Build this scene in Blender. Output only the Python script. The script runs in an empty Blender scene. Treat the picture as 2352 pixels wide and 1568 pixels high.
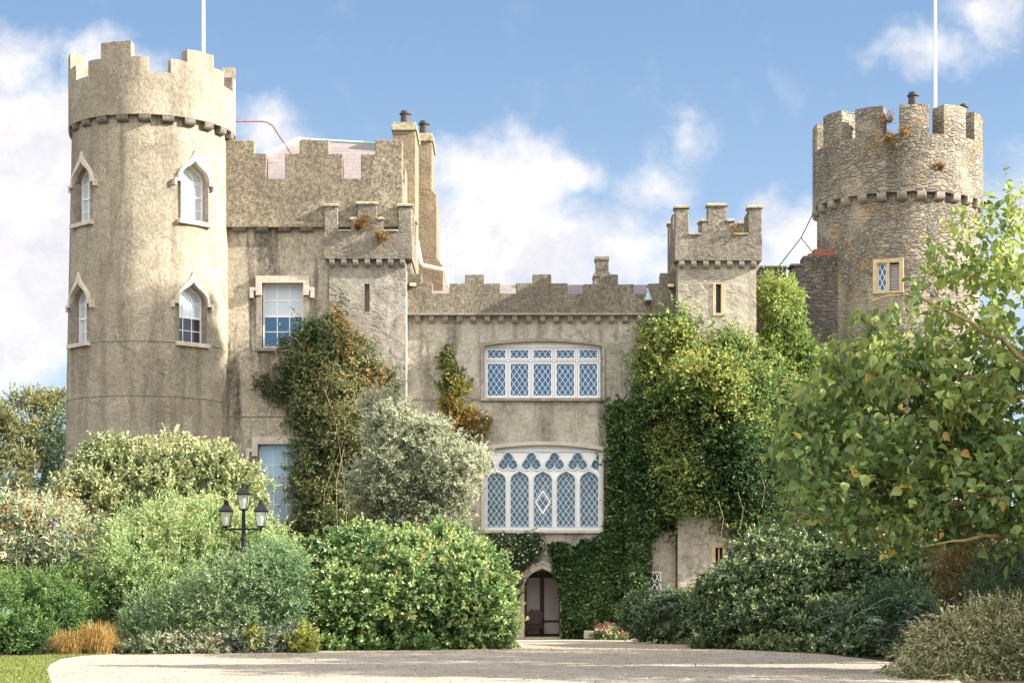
import bpy, bmesh, math, random
import numpy as np
from mathutils import Vector, Matrix
R = math.radians
scene = bpy.context.scene
COL = scene.collection

# ------------------------------------------------------------------ camera, sky, sun, exposure
FP, CX, HY, EYE = 4214.0, 1176.0, 1372.0, 1.6      # focal length / principal point / horizon in photo pixels, eye height
cam = bpy.data.cameras.new('camera')
cam.sensor_width = 36.0
cam.lens = FP / 2352.0 * 36.0
cam.shift_y = (HY - 784.0) / 2352.0
cam.clip_start, cam.clip_end = 0.5, 6000.0
cam_ob = bpy.data.objects.new('camera', cam)
cam_ob.location = (0, 0, EYE)
cam_ob.rotation_euler = (R(90), 0, 0)
COL.objects.link(cam_ob)
scene.camera = cam_ob

SUN_AZ, SUN_EL = 99.0, 27.0                        # degrees clockwise from +Y, elevation
sun_dir = Vector((math.sin(R(SUN_AZ)) * math.cos(R(SUN_EL)), math.cos(R(SUN_AZ)) * math.cos(R(SUN_EL)), math.sin(R(SUN_EL))))
sl = bpy.data.lights.new('sun', 'SUN')
sl.energy, sl.angle, sl.color = 5.0, R(0.5), (1.0, 0.94, 0.85)
so = bpy.data.objects.new('sun', sl)
so.rotation_euler = sun_dir.to_track_quat('Z', 'Y').to_euler()
so.location = (60, -20, 60)
COL.objects.link(so)

scene.view_settings.view_transform = 'Standard'
scene.view_settings.look = 'None'
scene.view_settings.exposure = 1.6
scene.view_settings.gamma = 1.0
scene.cycles.max_bounces = 6
scene.cycles.transparent_max_bounces = 6
scene.cycles.use_denoising = True


class NT:
    """tiny helper round a node tree"""
    def __init__(s, tree):
        s.t = tree; s.L = tree.links

    def n(s, typ, ins=None, **props):
        nd = s.t.nodes.new(typ)
        for k, v in props.items():
            setattr(nd, k, v)
        for k, v in (ins or {}).items():
            sock = nd.inputs[k]
            if isinstance(v, bpy.types.NodeSocket):
                s.L.new(v, sock)
            elif v is not None:
                sock.default_value = v
        return nd

    def math(s, op, a, b=None, clamp=False):
        nd = s.n('ShaderNodeMath', {0: a}, operation=op, use_clamp=clamp)
        if b is not None:
            if isinstance(b, bpy.types.NodeSocket): s.L.new(b, nd.inputs[1])
            else: nd.inputs[1].default_value = b
        return nd.outputs[0]

    def noise(s, vec, scale, detail=4, rough=0.55, dist=0.0):
        return s.n('ShaderNodeTexNoise', {'Vector': vec, 'Scale': scale, 'Detail': detail, 'Roughness': rough, 'Distortion': dist}).outputs['Fac']

    def ramp(s, fac, stops, interp='LINEAR'):
        nd = s.n('ShaderNodeValToRGB', {'Fac': fac})
        cr = nd.color_ramp; cr.interpolation = interp
        while len(cr.elements) < len(stops): cr.elements.new(0.5)
        for e, (p, c) in zip(cr.elements, stops):
            e.position = p
            e.color = (c, c, c, 1) if isinstance(c, (int, float)) else (c[0], c[1], c[2], 1)
        return nd.outputs['Color']

    def mix(s, fac, a, b, blend='MIX'):
        nd = s.n('ShaderNodeMix', data_type='RGBA', blend_type=blend)
        for sock, v in ((nd.inputs[0], fac), (nd.inputs[6], a), (nd.inputs[7], b)):
            if isinstance(v, bpy.types.NodeSocket): s.L.new(v, sock)
            elif isinstance(v, (int, float)): sock.default_value = v
            else: sock.default_value = (v[0], v[1], v[2], 1)
        return nd.outputs[2]

    def scaled(s, vec, sc):
        return s.n('ShaderNodeVectorMath', {0: vec, 1: sc}, operation='MULTIPLY').outputs[0]


# sky: Nishita with clouds laid out by direction
world = bpy.data.worlds.new('World')
scene.world = world
world.use_nodes = True
wt = NT(world.node_tree)
for nd in list(world.node_tree.nodes): world.node_tree.nodes.remove(nd)
sky = wt.n('ShaderNodeTexSky', sky_type='NISHITA', sun_disc=False, sun_elevation=R(SUN_EL), sun_rotation=R(SUN_AZ))
sky.air_density, sky.dust_density, sky.ozone_density = 1.0, 0.7, 2.0
gen = wt.n('ShaderNodeTexCoord').outputs['Generated']
sep = wt.n('ShaderNodeSeparateXYZ', {0: gen})
ay = wt.math('MAXIMUM', wt.math('ABSOLUTE', sep.outputs['Y']), 0.08)
uu = wt.math('ADD', wt.math('MULTIPLY', wt.math('DIVIDE', sep.outputs['X'], ay), FP / 1000), CX / 1000)
vv = wt.math('SUBTRACT', HY / 1000, wt.math('MULTIPLY', wt.math('DIVIDE', sep.outputs['Z'], ay), FP / 1000))
uv = wt.n('ShaderNodeCombineXYZ', {0: uu, 1: vv, 2: 0.0}).outputs[0]
warp = wt.n('ShaderNodeTexNoise', {'Vector': uv, 'Scale': 5.0, 'Detail': 5.0, 'Roughness': 0.6})
uvw = wt.n('ShaderNodeVectorMath', {0: uv, 1: wt.n('ShaderNodeVectorMath', {0: wt.n('ShaderNodeVectorMath', {0: warp.outputs['Color'], 1: (0.5, 0.5, 0.5)}, operation='SUBTRACT').outputs[0], 'Scale': 0.26}, operation='SCALE').outputs[0]}, operation='ADD').outputs[0]
CLOUDS = [  # centre, radii, weight (bearing/elevation units of the sky map)
    (0.02, 0.15, .13, .10, .8), (0.25, 0.16, .13, .10, 1.0), (0.08, 0.34, .30, .20, 1.3), (0.05, 0.58, .32, .26, 1.4), (0.0, 0.78, .22, .14, 1.0), (0.16, 0.24, .14, .1, 1.0),
    (0.61, 0.30, .12, .11, .9), (1.16, 0.43, .20, .13, 1.15), (1.12, 0.56, .22, .17, 1.15), (1.32, 0.42, .10, .06, .9), (1.25, 0.58, .22, .12, 1.1), (1.44, 0.58, .15, .12, .85),
    (1.50, 0.42, .12, .08, .6), (1.59, 0.33, .10, .07, .62), (1.85, 0.57, .16, .12, 1.1), (1.80, 0.50, .10, .05, .7), (2.12, 0.11, .2, .07, .62), (2.27, 0.03, .14, .07, .75), (2.35, 0.55, .16, .2, .8),
    (-0.6, 0.6, .4, .2, 1), (3.1, 0.4, .4, .25, 1), (3.8, 0.7, .6, .25, 1), (-1.6, 0.5, .5, .3, 1), (0.9, -0.6, .7, .25, .9), (2.4, -0.9, .6, .3, .9),
]
acc = None
for cx_, cy_, rx_, ry_, w_ in CLOUDS:
    d = wt.n('ShaderNodeVectorMath', {0: uvw, 1: (cx_, cy_, 0)}, operation='SUBTRACT').outputs[0]
    d = wt.scaled(d, (1 / rx_ / 1.25, 1 / ry_ / 1.25, 0))
    l = wt.n('ShaderNodeVectorMath', {0: d}, operation='LENGTH').outputs['Value']
    g = wt.math('MULTIPLY', wt.math('SUBTRACT', 1.0, l, clamp=True), w_)
    acc = g if acc is None else wt.math('MAXIMUM', acc, g)
cn = wt.noise(uv, 7.0, 8, 0.62, 0.4)
cl = wt.math('ADD', acc, wt.math('MULTIPLY', wt.math('SUBTRACT', cn, 0.5), 0.85))
behind = wt.n('ShaderNodeMapRange', {'Value': sep.outputs['Y'], 'From Min': -0.25, 'From Max': 0.0, 'To Min': 1.0, 'To Max': 0.0}).outputs[0]
cl = wt.math('MULTIPLY', cl, wt.math('SUBTRACT', 1.0, behind))
cfac = wt.n('ShaderNodeMapRange', {'Value': cl, 'From Min': 0.03, 'From Max': 0.85}, interpolation_type='SMOOTHSTEP').outputs[0]
shade = wt.math('ADD', wt.noise(uvw, 5.5, 7, 0.62), wt.math('MULTIPLY', wt.math('SUBTRACT', cl, 0.5), -0.12))
ccol = wt.ramp(shade, [(0.28, (0.80, 0.80, 0.88)), (0.44, (0.96, 0.94, 0.97)), (0.58, (1.10, 1.08, 1.06))])
skyc = wt.mix(0.55, sky.outputs[0], (2.15, 2.75, 3.75))       # a bright, slightly milky blue
deep = wt.n('ShaderNodeMapRange', {'Value': sep.outputs['Z'], 'From Min': 0.14, 'From Max': 0.30}).outputs[0]
skyc = wt.mix(wt.math('SUBTRACT', 1.0, behind), skyc, wt.mix(deep, (0.90, 0.90, 0.90), (0.58, 0.69, 0.77)), 'MULTIPLY')   # deeper blue higher up
mixc = wt.mix(cfac, skyc, wt.n('ShaderNodeVectorMath', {0: ccol, 'Scale': 4.1}, operation='SCALE').outputs[0])
# added unseen cloud behind the viewer, bright fill for the shaded facade
fill_deck = wt.n('ShaderNodeMapRange', {'Value': wt.noise(gen, 2.2, 7, 0.6), 'From Min': 0.34, 'From Max': 0.50}, interpolation_type='SMOOTHSTEP').outputs[0]
low = wt.n('ShaderNodeMapRange', {'Value': sep.outputs['Z'], 'From Min': 0.16, 'From Max': 0.32}).outputs[0]
mixc = wt.mix(wt.math('MULTIPLY', wt.math('MULTIPLY', fill_deck, behind), low), mixc, (11.5, 11.2, 11.0))
bg = wt.n('ShaderNodeBackground', {'Color': mixc, 'Strength': 0.084})
wo = wt.n('ShaderNodeOutputWorld', {'Surface': bg.outputs[0]})


# ------------------------------------------------------------------ small tools
def P(px, py, Y):
    return ((px - CX) * Y / FP, Y, EYE + (HY - py) * Y / FP)

def X_(px, Y): return (px - CX) * Y / FP
def Z_(py, Y): return EYE + (HY - py) * Y / FP
def GY(py): return FP * EYE / (py - HY)             # depth of a ground point


class MB:
    def __init__(s): s.v = []; s.f = []

    def add(s, vs, fs):
        o = len(s.v); s.v += [tuple(p) for p in vs]; s.f += [tuple(i + o for i in f) for f in fs]; return s

    def box(s, x0, x1, y0, y1, z0, z1):
        return s.add([(x0, y0, z0), (x1, y0, z0), (x1, y1, z0), (x0, y1, z0), (x0, y0, z1), (x1, y0, z1), (x1, y1, z1), (x0, y1, z1)],
                     [(0, 3, 2, 1), (4, 5, 6, 7), (0, 1, 5, 4), (1, 2, 6, 5), (2, 3, 7, 6), (3, 0, 4, 7)])

    def loft(s, rings, closed=True, caps=True):
        n = len(rings[0]); fs = []
        for k in range(len(rings) - 1):
            for i in range(n if closed else n - 1):
                j = (i + 1) % n
                fs.append((k * n + i, k * n + j, (k + 1) * n + j, (k + 1) * n + i))
        if caps:
            fs.append(tuple(reversed(range(n)))); fs.append(tuple(range((len(rings) - 1) * n, len(rings) * n)))
        return s.add([p for r in rings for p in r], fs)

    def prism(s, poly, y0, y1, fr=None):
        """poly of (u, z); extruded along depth. fr: function (u, depth, z) -> world"""
        fr = fr or (lambda u, d, z: (u, d, z))
        a = sum(poly[i][0] * poly[(i + 1) % len(poly)][1] - poly[(i + 1) % len(poly)][0] * poly[i][1] for i in range(len(poly)))
        if a < 0: poly = poly[::-1]
        return s.loft([[fr(u, y1, z) for u, z in poly], [fr(u, y0, z) for u, z in poly]])

    def strip(s, outer, inner, y0, y1, fr=None, closed=False):
        """flat moulding between two outlines with as many points, front face at y0"""
        fr = fr or (lambda u, d, z: (u, d, z))
        rings = [[fr(o[0], y0, o[1]), fr(i[0], y0, i[1]), fr(i[0], y1, i[1]), fr(o[0], y1, o[1])] for o, i in zip(outer, inner)]
        if closed: rings.append(rings[0])
        return s.loft(rings, True, not closed)

    def tube(s, pts, rad, n=6):
        pts = [Vector(p) for p in pts]
        if not isinstance(rad, (list, tuple)): rad = [rad] * len(pts)
        rings = []
        for i, p in enumerate(pts):
            t = (pts[min(i + 1, len(pts) - 1)] - pts[max(i - 1, 0)])
            if t.length < 1e-6: t = Vector((0, 0, 1))
            t.normalize()
            a = t.cross(Vector((0, 0, 1)) if abs(t.z) < .95 else Vector((1, 0, 0))).normalized(); b = t.cross(a)
            rings.append([p + (a * math.cos(2 * math.pi * k / n) + b * math.sin(2 * math.pi * k / n)) * rad[i] for k in range(n)])
        return s.loft(rings)

    def lathe(s, c, prof, n=16):
        return s.loft([[(c[0] + r * math.cos(2 * math.pi * k / n), c[1] + r * math.sin(2 * math.pi * k / n), c[2] + z) for k in range(n)] for r, z in prof])

    def obj(s, name, mat, parent=None, smooth=None, bevel=0.0, minz=None):
        if name == 'merlon':          # worn tops: no two quite level
            zb_, rj = min(v[2] for v in s.v), random.Random(len(bpy.data.objects))
            off = {}
            for i, v in enumerate(s.v):
                if v[2] > zb_ + .01:
                    k = (round(v[2], 2),)
                    o_ = off.setdefault(k, rj.uniform(-.035, .035)); s.v[i] = (v[0], v[1], v[2] + o_ + rj.uniform(-.015, .015))
        me = bpy.data.meshes.new(name); me.from_pydata(s.v, [], s.f); me.update()
        bm = bmesh.new(); bm.from_mesh(me); bmesh.ops.recalc_face_normals(bm, faces=bm.faces); bm.to_mesh(me); bm.free()
        o = link(name, me, mat, parent, smooth, bevel)
        if name == 'merlon' and bevel:
            z0 = min(v[2] for v in s.v); w = me.attributes.new('bevel_weight_edge', 'FLOAT', 'EDGE')
            w.data.foreach_set('value', [0.0 if max(me.vertices[i].co.z for i in e.vertices) < z0 + .01 else 1.0 for e in me.edges])
            o.modifiers['bevel'].limit_method = 'WEIGHT'
        return o


def link(name, me, mat, parent=None, smooth=None, bevel=0.0):
    o = bpy.data.objects.new(name, me); COL.objects.link(o)
    if mat and not me.materials: me.materials.append(mat)
    if smooth is not None:
        me.polygons.foreach_set('use_smooth', [True] * len(me.polygons))
        me.set_sharp_from_angle(angle=R(smooth))
    if bevel:
        b = o.modifiers.new('bevel', 'BEVEL'); b.width = bevel; b.segments = 2; b.limit_method = 'ANGLE'; b.angle_limit = R(40)
    if parent: hang(o, parent)
    return o

def wloc(o):
    v = Vector(o.location)
    while o.parent: o = o.parent; v += Vector(o.location)
    return v

def hang(o, parent):
    """parent o, keeping it where it is (no rotations are used on the parents)"""
    w = wloc(parent); o.parent = parent; o.location = Vector(o.location) - w

def tag(o, label=None, cat=None, group=None, kind=None):
    for k, v in (('label', label), ('category', cat), ('group', group), ('kind', kind)):
        if v: o[k] = v
    return o

def thing(name, loc, label, cat, group=None):
    o = bpy.data.objects.new(name, None); o.empty_display_size = 0.3; COL.objects.link(o); o.location = loc
    return tag(o, label, cat, group)

def dup(root, loc, label):
    def rec(o, par):
        c = o.copy(); COL.objects.link(c)
        if par: c.parent = par
        for ch in list(o.children): rec(ch, c)
        return c
    r = rec(root, None); r.location = loc; r['label'] = label
    return r

def cut(o, cutters):
    """boolean-difference the MB cutters out of o, baked into its mesh"""
    tmp = []
    for mb in cutters:
        c = mb.obj('cutter', None); tmp.append(c)
        m = o.modifiers.new('cut', 'BOOLEAN'); m.operation = 'DIFFERENCE'; m.object = c; m.solver = 'EXACT'
    dg = bpy.context.evaluated_depsgraph_get(); dg.update()
    me = bpy.data.meshes.new_from_object(o.evaluated_get(dg))
    o.modifiers.clear(); o.data = me
    for c in tmp:
        d = c.data; bpy.data.objects.remove(c); bpy.data.meshes.remove(d)

def lattice(mb, u0, u1, z0, z1, pu, pz, w, fr, d0, d1, clip=None):
    """diamond lead lines inside a rectangle (clip(u,z) tells whether a point is inside)"""
    slope = pz / pu
    span = (z1 - z0) / slope
    uc, zc = (u0 + u1) / 2, (z0 + z1) / 2
    k0 = int((u1 - u0 + 2 * span) / pu) + 2
    for sg in (1, -1):
        for k in range(-k0, k0 + 1):
            pts = []
            b = uc + (k + .5) * pu
            us = [max(u0, min(u1, b + (z - zc) / slope * sg)) for z in (z0, z1)]
            # clip the line u = b + sg*(z-zc)/slope to the rectangle
            zs = sorted([zc + sg * (u - b) * slope for u in (u0, u1)])
            za, zb = max(z0, zs[0]), min(z1, zs[1])
            if zb - za < pz * .12: continue
            seg = []
            if clip:
                n = 40; ok = []
                for i in range(n + 1):
                    z = za + (zb - za) * i / n; u = b + sg * (z - zc) / slope
                    ok.append(clip(u, z))
                i = 0
                while i <= n:
                    if ok[i]:
                        j = i
                        while j + 1 <= n and ok[j + 1]: j += 1
                        if j > i: seg.append((za + (zb - za) * i / n, za + (zb - za) * j / n))
                        i = j + 1
                    else: i += 1
            else: seg = [(za, zb)]
            for a_, b_ in seg:
                ua, ub = b + sg * (a_ - zc) / slope, b + sg * (b_ - zc) / slope
                l = math.hypot(ub - ua, b_ - a_)
                nx, nz = (b_ - a_) / l * w / 2, -(ub - ua) / l * w / 2
                e = 0.0008 * (1 if sg > 0 else 0)
                mb.prism([(ua - nx, a_ - nz), (ua + nx, a_ + nz), (ub + nx, b_ + nz), (ub - nx, b_ - nz)], d0 - e, d1 + e, fr)


# ------------------------------------------------------------------ materials
def new_mat(name):
    m = bpy.data.materials.new(name); m.use_nodes = True
    for nd in list(m.node_tree.nodes): m.node_tree.nodes.remove(nd)
    t = NT(m.node_tree)
    out = t.n('ShaderNodeOutputMaterial')
    return m, t, out

def principled(t, out, color, rough=0.9, spec=0.3, normal=None, metal=0.0):
    b = t.n('ShaderNodeBsdfPrincipled', {'Base Color': color if isinstance(color, bpy.types.NodeSocket) else (*color, 1), 'Roughness': rough, 'Specular IOR Level': spec, 'Metallic': metal})
    if normal is not None: t.L.new(normal, b.inputs['Normal'])
    t.L.new(b.outputs[0], out.inputs['Surface'])
    return b

def simple(name, col, rough=0.6, spec=0.4, var=0.15, scale=6.0, bump=0.0, metal=0.0):
    m, t, out = new_mat(name)
    pos = t.n('ShaderNodeNewGeometry').outputs['Position']
    f = t.noise(pos, scale, 6, 0.65)
    c = t.mix(t.ramp(f, [(0.3, 0.0), (0.7, 1.0)]), [x * (1 - var) for x in col], [min(1, x * (1 + var)) for x in col])
    nrm = None
    if bump: nrm = t.n('ShaderNodeBump', {'Height': t.noise(pos, scale * 4, 5), 'Strength': 1.0, 'Distance': bump}).outputs[0]
    principled(t, out, c, rough, spec, nrm, metal)
    return m

def wall_mat(name, light, mid, dark, stain, stain_amt=0.5, grain=0.05, grain_scale=11.0, lichen=(0.30, 0.19, 0.06), lich_amt=0.0, blocks=0.0, streak=0.6, blot=0.5, speck=0.3):
    """weathered rough-cast render: grain in the relief, dark run-off streaks and blotches in the colour"""
    g_ = lambda k: (k[0] * .965, k[1] * .99, k[2] * .985)
    light, mid, dark = g_(light), g_(mid), g_(dark); stain = [x * .62 for x in stain]
    m, t, out = new_mat(name)
    pos = t.n('ShaderNodeNewGeometry').outputs['Position']
    big = t.noise(pos, 0.33, 5, 0.6)
    med = t.noise(pos, 1.6, 8, 0.68, 0.3)
    fin = t.noise(pos, grain_scale * 0.62, 7, 0.78)
    spk = t.noise(pos, grain_scale * 1.9, 4, 0.75)
    c = t.mix(t.ramp(big, [(0.35, 0.0), (0.65, 1.0)]), mid, light)
    c = t.mix(t.math('MULTIPLY', t.ramp(med, [(0.42, 0.0), (0.66, 1.0)]), 0.55), c, dark)
    c = t.mix(t.math('MULTIPLY', t.ramp(fin, [(0.40, 1.0), (0.58, 0.0)]), 0.55), c, dark)
    c = t.mix(t.math('MULTIPLY', t.ramp(spk, [(0.55, 0.0), (0.70, 1.0)]), 0.45), c, [min(1, x * 1.35) for x in light])
    gr = t.noise(pos, grain_scale * 1.0, 6, 0.9)
    c = t.mix(t.math('MULTIPLY', t.ramp(gr, [(0.50, 0.0), (0.56, 1.0)]), speck), c, [x * 0.55 for x in dark])  # speckle of raking sun on the grain, put into the colour
    c = t.mix(t.math('MULTIPLY', t.ramp(gr, [(0.42, 1.0), (0.47, 0.0)]), speck * 0.7), c, [min(1, x * 1.25) for x in light])
    st = t.noise(t.scaled(pos, (1.5, 1.5, 0.16)), 1.0, 7, 0.66)
    sb = t.noise(pos, 0.5, 6, 0.6)
    sm = t.math('MULTIPLY', t.ramp(st, [(0.49, 0.0), (0.60, 1.0)]), t.ramp(fin, [(0.3, 1.0), (0.66, 0.45)]))
    c = t.mix(t.math('MULTIPLY', sm, streak * stain_amt), c, stain)
    c = t.mix(t.math('MULTIPLY', t.math('MULTIPLY', t.ramp(sb, [(0.50, 0.0), (0.64, 1.0)]), t.ramp(fin, [(0.3, 1.0), (0.62, 0.3)])), blot * stain_amt), c, stain)
    h = t.math('ADD', t.math('MULTIPLY', fin, 0.8), t.math('MULTIPLY', spk, 0.35))
    if blocks:
        # courses of roughly squared stones showing through the render
        wp = t.n('ShaderNodeVectorMath', {0: pos, 1: t.scaled(t.n('ShaderNodeTexNoise', {'Vector': pos, 'Scale': 2.0, 'Detail': 3.0}).outputs['Color'], (0.16, 0.16, 0.16))}, operation='ADD').outputs[0]
        vo = t.n('ShaderNodeTexVoronoi', {'Vector': t.scaled(wp, (1.7, 1.7, 4.4)), 'Scale': 1.0}, feature='DISTANCE_TO_EDGE').outputs['Distance']
        vc = t.n('ShaderNodeTexVoronoi', {'Vector': t.scaled(wp, (1.7, 1.7, 4.4)), 'Scale': 1.0}).outputs['Color']
        vr = t.n('ShaderNodeSeparateXYZ', {0: vc}).outputs[0]
        show = t.math('MULTIPLY', t.ramp(t.noise(pos, 0.8, 4, 0.6), [(0.45, 0.0), (0.58, 1.0)]), blocks)
        stone = t.ramp(vr, [(0.0, (0.13, 0.12, 0.115)), (0.5, (0.24, 0.21, 0.17)), (1.0, (0.34, 0.29, 0.22))])
        c = t.mix(t.math('MULTIPLY', show, t.ramp(vo, [(0.04, 0.0), (0.10, 0.85)])), c, stone)
        c = t.mix(t.math('MULTIPLY', show, t.ramp(vo, [(0.0, 0.7), (0.07, 0.0)])), c, dark)
        h = t.math('ADD', h, t.math('MULTIPLY', t.math('MULTIPLY', t.ramp(vo, [(0.0, 0.0), (0.12, 1.0)]), show), 0.8))
    # settlement cracks and patched areas
    wq = t.n('ShaderNodeVectorMath', {0: pos, 1: t.scaled(t.n('ShaderNodeTexNoise', {'Vector': pos, 'Scale': 0.9, 'Detail': 6.0, 'Roughness': 0.7}).outputs['Color'], (1.6, 1.6, 1.6))}, operation='ADD').outputs[0]
    ce = t.n('ShaderNodeTexVoronoi', {'Vector': wq, 'Scale': 0.42}, feature='DISTANCE_TO_EDGE').outputs['Distance']
    cc_ = t.n('ShaderNodeSeparateXYZ', {0: t.n('ShaderNodeTexVoronoi', {'Vector': wq, 'Scale': 0.42}).outputs['Color']}).outputs[0]
    c = t.mix(t.math('MULTIPLY', t.ramp(cc_, [(0.55, 0.0), (0.6, 1.0)]), 0.28), c, dark)
    c = t.mix(t.math('MULTIPLY', t.math('MULTIPLY', t.ramp(ce, [(0.004, 1.0), (0.016, 0.0)]), t.ramp(big, [(0.45, 0.0), (0.55, 1.0)])), 0.6), c, [x * .5 for x in dark])
    if lich_amt:
        ln = t.noise(t.scaled(pos, (1, 1, 0.6)), 0.9, 7, 0.7)
        c = t.mix(t.math('MULTIPLY', t.ramp(ln, [(0.60, 0.0), (0.72, 1.0)]), lich_amt), c, lichen)
    nrm = t.n('ShaderNodeBump', {'Height': h, 'Strength': 1.0, 'Distance': grain}).outputs[0]
    nrm = t.n('ShaderNodeBump', {'Height': med, 'Strength': 0.7, 'Distance': 0.10, 'Normal': nrm}).outputs[0]
    principled(t, out, c, 0.95, 0.1, nrm)
    return m

def rubble_mat(name, cols, mortar, lich=0.5, patch=0.5):
    """random rubble masonry: flat uneven stones in mortar with render patches"""
    m, t, out = new_mat(name)
    pos = t.n('ShaderNodeNewGeometry').outputs['Position']
    wc = t.n('ShaderNodeTexNoise', {'Vector': pos, 'Scale': 2.2, 'Detail': 4.0}).outputs['Color']
    wp = t.n('ShaderNodeVectorMath', {0: pos, 1: t.scaled(wc, (0.35, 0.35, 0.22))}, operation='ADD').outputs[0]
    def layer(sx, sz):
        v = t.scaled(wp, (sx, sx, sz))
        e = t.n('ShaderNodeTexVoronoi', {'Vector': v, 'Scale': 1.0}, feature='DISTANCE_TO_EDGE').outputs['Distance']
        c = t.n('ShaderNodeSeparateXYZ', {0: t.n('ShaderNodeTexVoronoi', {'Vector': v, 'Scale': 1.0}).outputs['Color']})
        return e, c
    e1, c1 = layer(2.4, 6.2)
    e2, c2 = layer(5.2, 11.0)
    pick = t.ramp(t.noise(pos, 0.9, 3), [(0.47, 0.0), (0.53, 1.0)])
    e = t.n('ShaderNodeMix', {0: pick, 2: e1, 3: e2}).outputs[0]
    r1 = t.n('ShaderNodeMix', {0: pick, 2: c1.outputs[0], 3: c2.outputs[0]}).outputs[0]
    r2 = t.n('ShaderNodeMix', {0: pick, 2: c1.outputs[1], 3: c2.outputs[1]}).outputs[0]
    n = len(cols)
    c = t.ramp(r1, [(i / (n - 1), cc) for i, cc in enumerate(cols)])
    fin = t.noise(pos, 14, 5, 0.7)
    c = t.mix(t.math('MULTIPLY', t.ramp(fin, [(0.35, 1.0), (0.6, 0.0)]), 0.35), c, (0.10, 0.09, 0.08))
    mor = t.ramp(e, [(0.03, 1.0), (0.10, 0.0)])
    c = t.mix(t.math('MULTIPLY', mor, 0.85), c, t.mix(t.ramp(t.noise(pos, 3.0, 4), [(0.4, 0.0), (0.6, 1.0)]), [x * 0.5 for x in mortar], mortar))
    pn = t.noise(pos, 0.42, 6, 0.62)
    pm = t.math('MULTIPLY', t.ramp(pn, [(0.50, 0.0), (0.58, 1.0)]), patch)
    c = t.mix(pm, c, t.mix(fin, [x * 0.75 for x in mortar], mortar))
    st = t.noise(t.scaled(pos, (1.3, 1.3, 0.2)), 1.1, 6, 0.65)
    c = t.mix(t.math('MULTIPLY', t.ramp(st, [(0.5, 0.0), (0.7, 1.0)]), 0.45), c, (0.10, 0.09, 0.075))
    if lich:
        ln = t.noise(pos, 1.3, 5, 0.6)
        lm = t.math('MULTIPLY', t.math('MULTIPLY', t.ramp(ln, [(0.54, 0.0), (0.62, 1.0)]), t.ramp(r2, [(0.55, 0.0), (0.75, 1.0)])), lich)
        c = t.mix(lm, c, (0.42, 0.25, 0.07))
    h = t.math('ADD', t.math('MULTIPLY', t.ramp(e, [(0.0, 0.0), (0.16, 1.0)]), t.math('SUBTRACT', 1.0, t.math('MULTIPLY', pm, 0.8))), t.math('MULTIPLY', fin, 0.5))
    h = t.math('ADD', h, t.math('MULTIPLY', r2, 0.4))
    nrm = t.n('ShaderNodeBump', {'Height': h, 'Strength': 1.0, 'Distance': 0.07}).outputs[0]
    principled(t, out, c, 0.95, 0.15, nrm)
    return m

M = {}
M['tower'] = wall_mat('sandy_roughcast', (0.54, 0.46, 0.34), (0.46, 0.39, 0.29), (0.26, 0.22, 0.165), (0.20, 0.17, 0.13), 0.75, 0.05, 12, lich_amt=0.55, streak=0.9, blot=0.6, speck=0.4)
M['wing_top'] = wall_mat('dark_roughcast', (0.48, 0.40, 0.28), (0.38, 0.31, 0.22), (0.16, 0.13, 0.10), (0.12, 0.10, 0.075), 0.5, 0.09, 9, speck=0.75)
M['wing'] = wall_mat('pale_roughcast', (0.66, 0.58, 0.44), (0.55, 0.47, 0.35), (0.30, 0.25, 0.19), (0.13, 0.115, 0.095), 0.85, 0.06, 10, streak=1.3, blot=0.5, speck=0.4)
M['hall'] = wall_mat('grey_render', (0.66, 0.60, 0.49), (0.56, 0.50, 0.40), (0.33, 0.29, 0.23), (0.17, 0.15, 0.12), 0.8, 0.035, 9, lich_amt=0.35, streak=1.1, blot=0.9, speck=0.25)
M['hall_top'] = wall_mat('brown_roughcast', (0.42, 0.35, 0.26), (0.32, 0.27, 0.20), (0.14, 0.12, 0.095), (0.11, 0.095, 0.08), 0.5, 0.09, 8, speck=0.6)
M['turret'] = wall_mat('worn_render', (0.55, 0.49, 0.40), (0.46, 0.41, 0.33), (0.24, 0.21, 0.175), (0.17, 0.15, 0.13), 0.7, 0.055, 9, blocks=0.55, streak=0.6, speck=0.4)
M['turret_pale'] = wall_mat('pale_render', (0.62, 0.54, 0.43), (0.54, 0.47, 0.37), (0.36, 0.31, 0.24), (0.25, 0.22, 0.18), 0.5, 0.05, 9, blocks=0.55, streak=0.8, speck=0.35, lich_amt=0.25)
M['turret_top'] = wall_mat('grey_roughcast', (0.42, 0.36, 0.28), (0.34, 0.29, 0.225), (0.14, 0.12, 0.10), (0.13, 0.115, 0.10), 0.5, 0.08, 8, lich_amt=0.3, blocks=0.25, speck=0.5)
M['chimney'] = wall_mat('brown_chimney_render', (0.44, 0.35, 0.23), (0.36, 0.285, 0.19), (0.18, 0.14, 0.095), (0.16, 0.13, 0.10), 0.5, 0.05, 10)
M['rubble'] = rubble_mat('rubble_stone', [(0.17, 0.165, 0.16), (0.34, 0.29, 0.21), (0.22, 0.205, 0.185), (0.44, 0.37, 0.26), (0.28, 0.25, 0.20), (0.48, 0.41, 0.30)], (0.44, 0.38, 0.285), 0.6, 0.75)
M['rubble_shaded'] = rubble_mat('shaded_rubble_stone', [(0.10, 0.095, 0.09), (0.20, 0.175, 0.14), (0.14, 0.13, 0.12), (0.24, 0.21, 0.17)], (0.26, 0.23, 0.19), 0.2, 0.2)  # rubble darkened in its colour for a wall on the shaded side
M['stone'] = simple('cut_stone', (0.30, 0.265, 0.215), 0.9, 0.15, 0.35, 5, 0.02)
M['corbel'] = simple('dark_cut_stone', (0.17, 0.145, 0.115), 0.9, 0.15, 0.4, 5, 0.02)
M['pale_stone'] = simple('pale_cut_stone', (0.55, 0.48, 0.39), 0.9, 0.15, 0.2, 4, 0.01)
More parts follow.
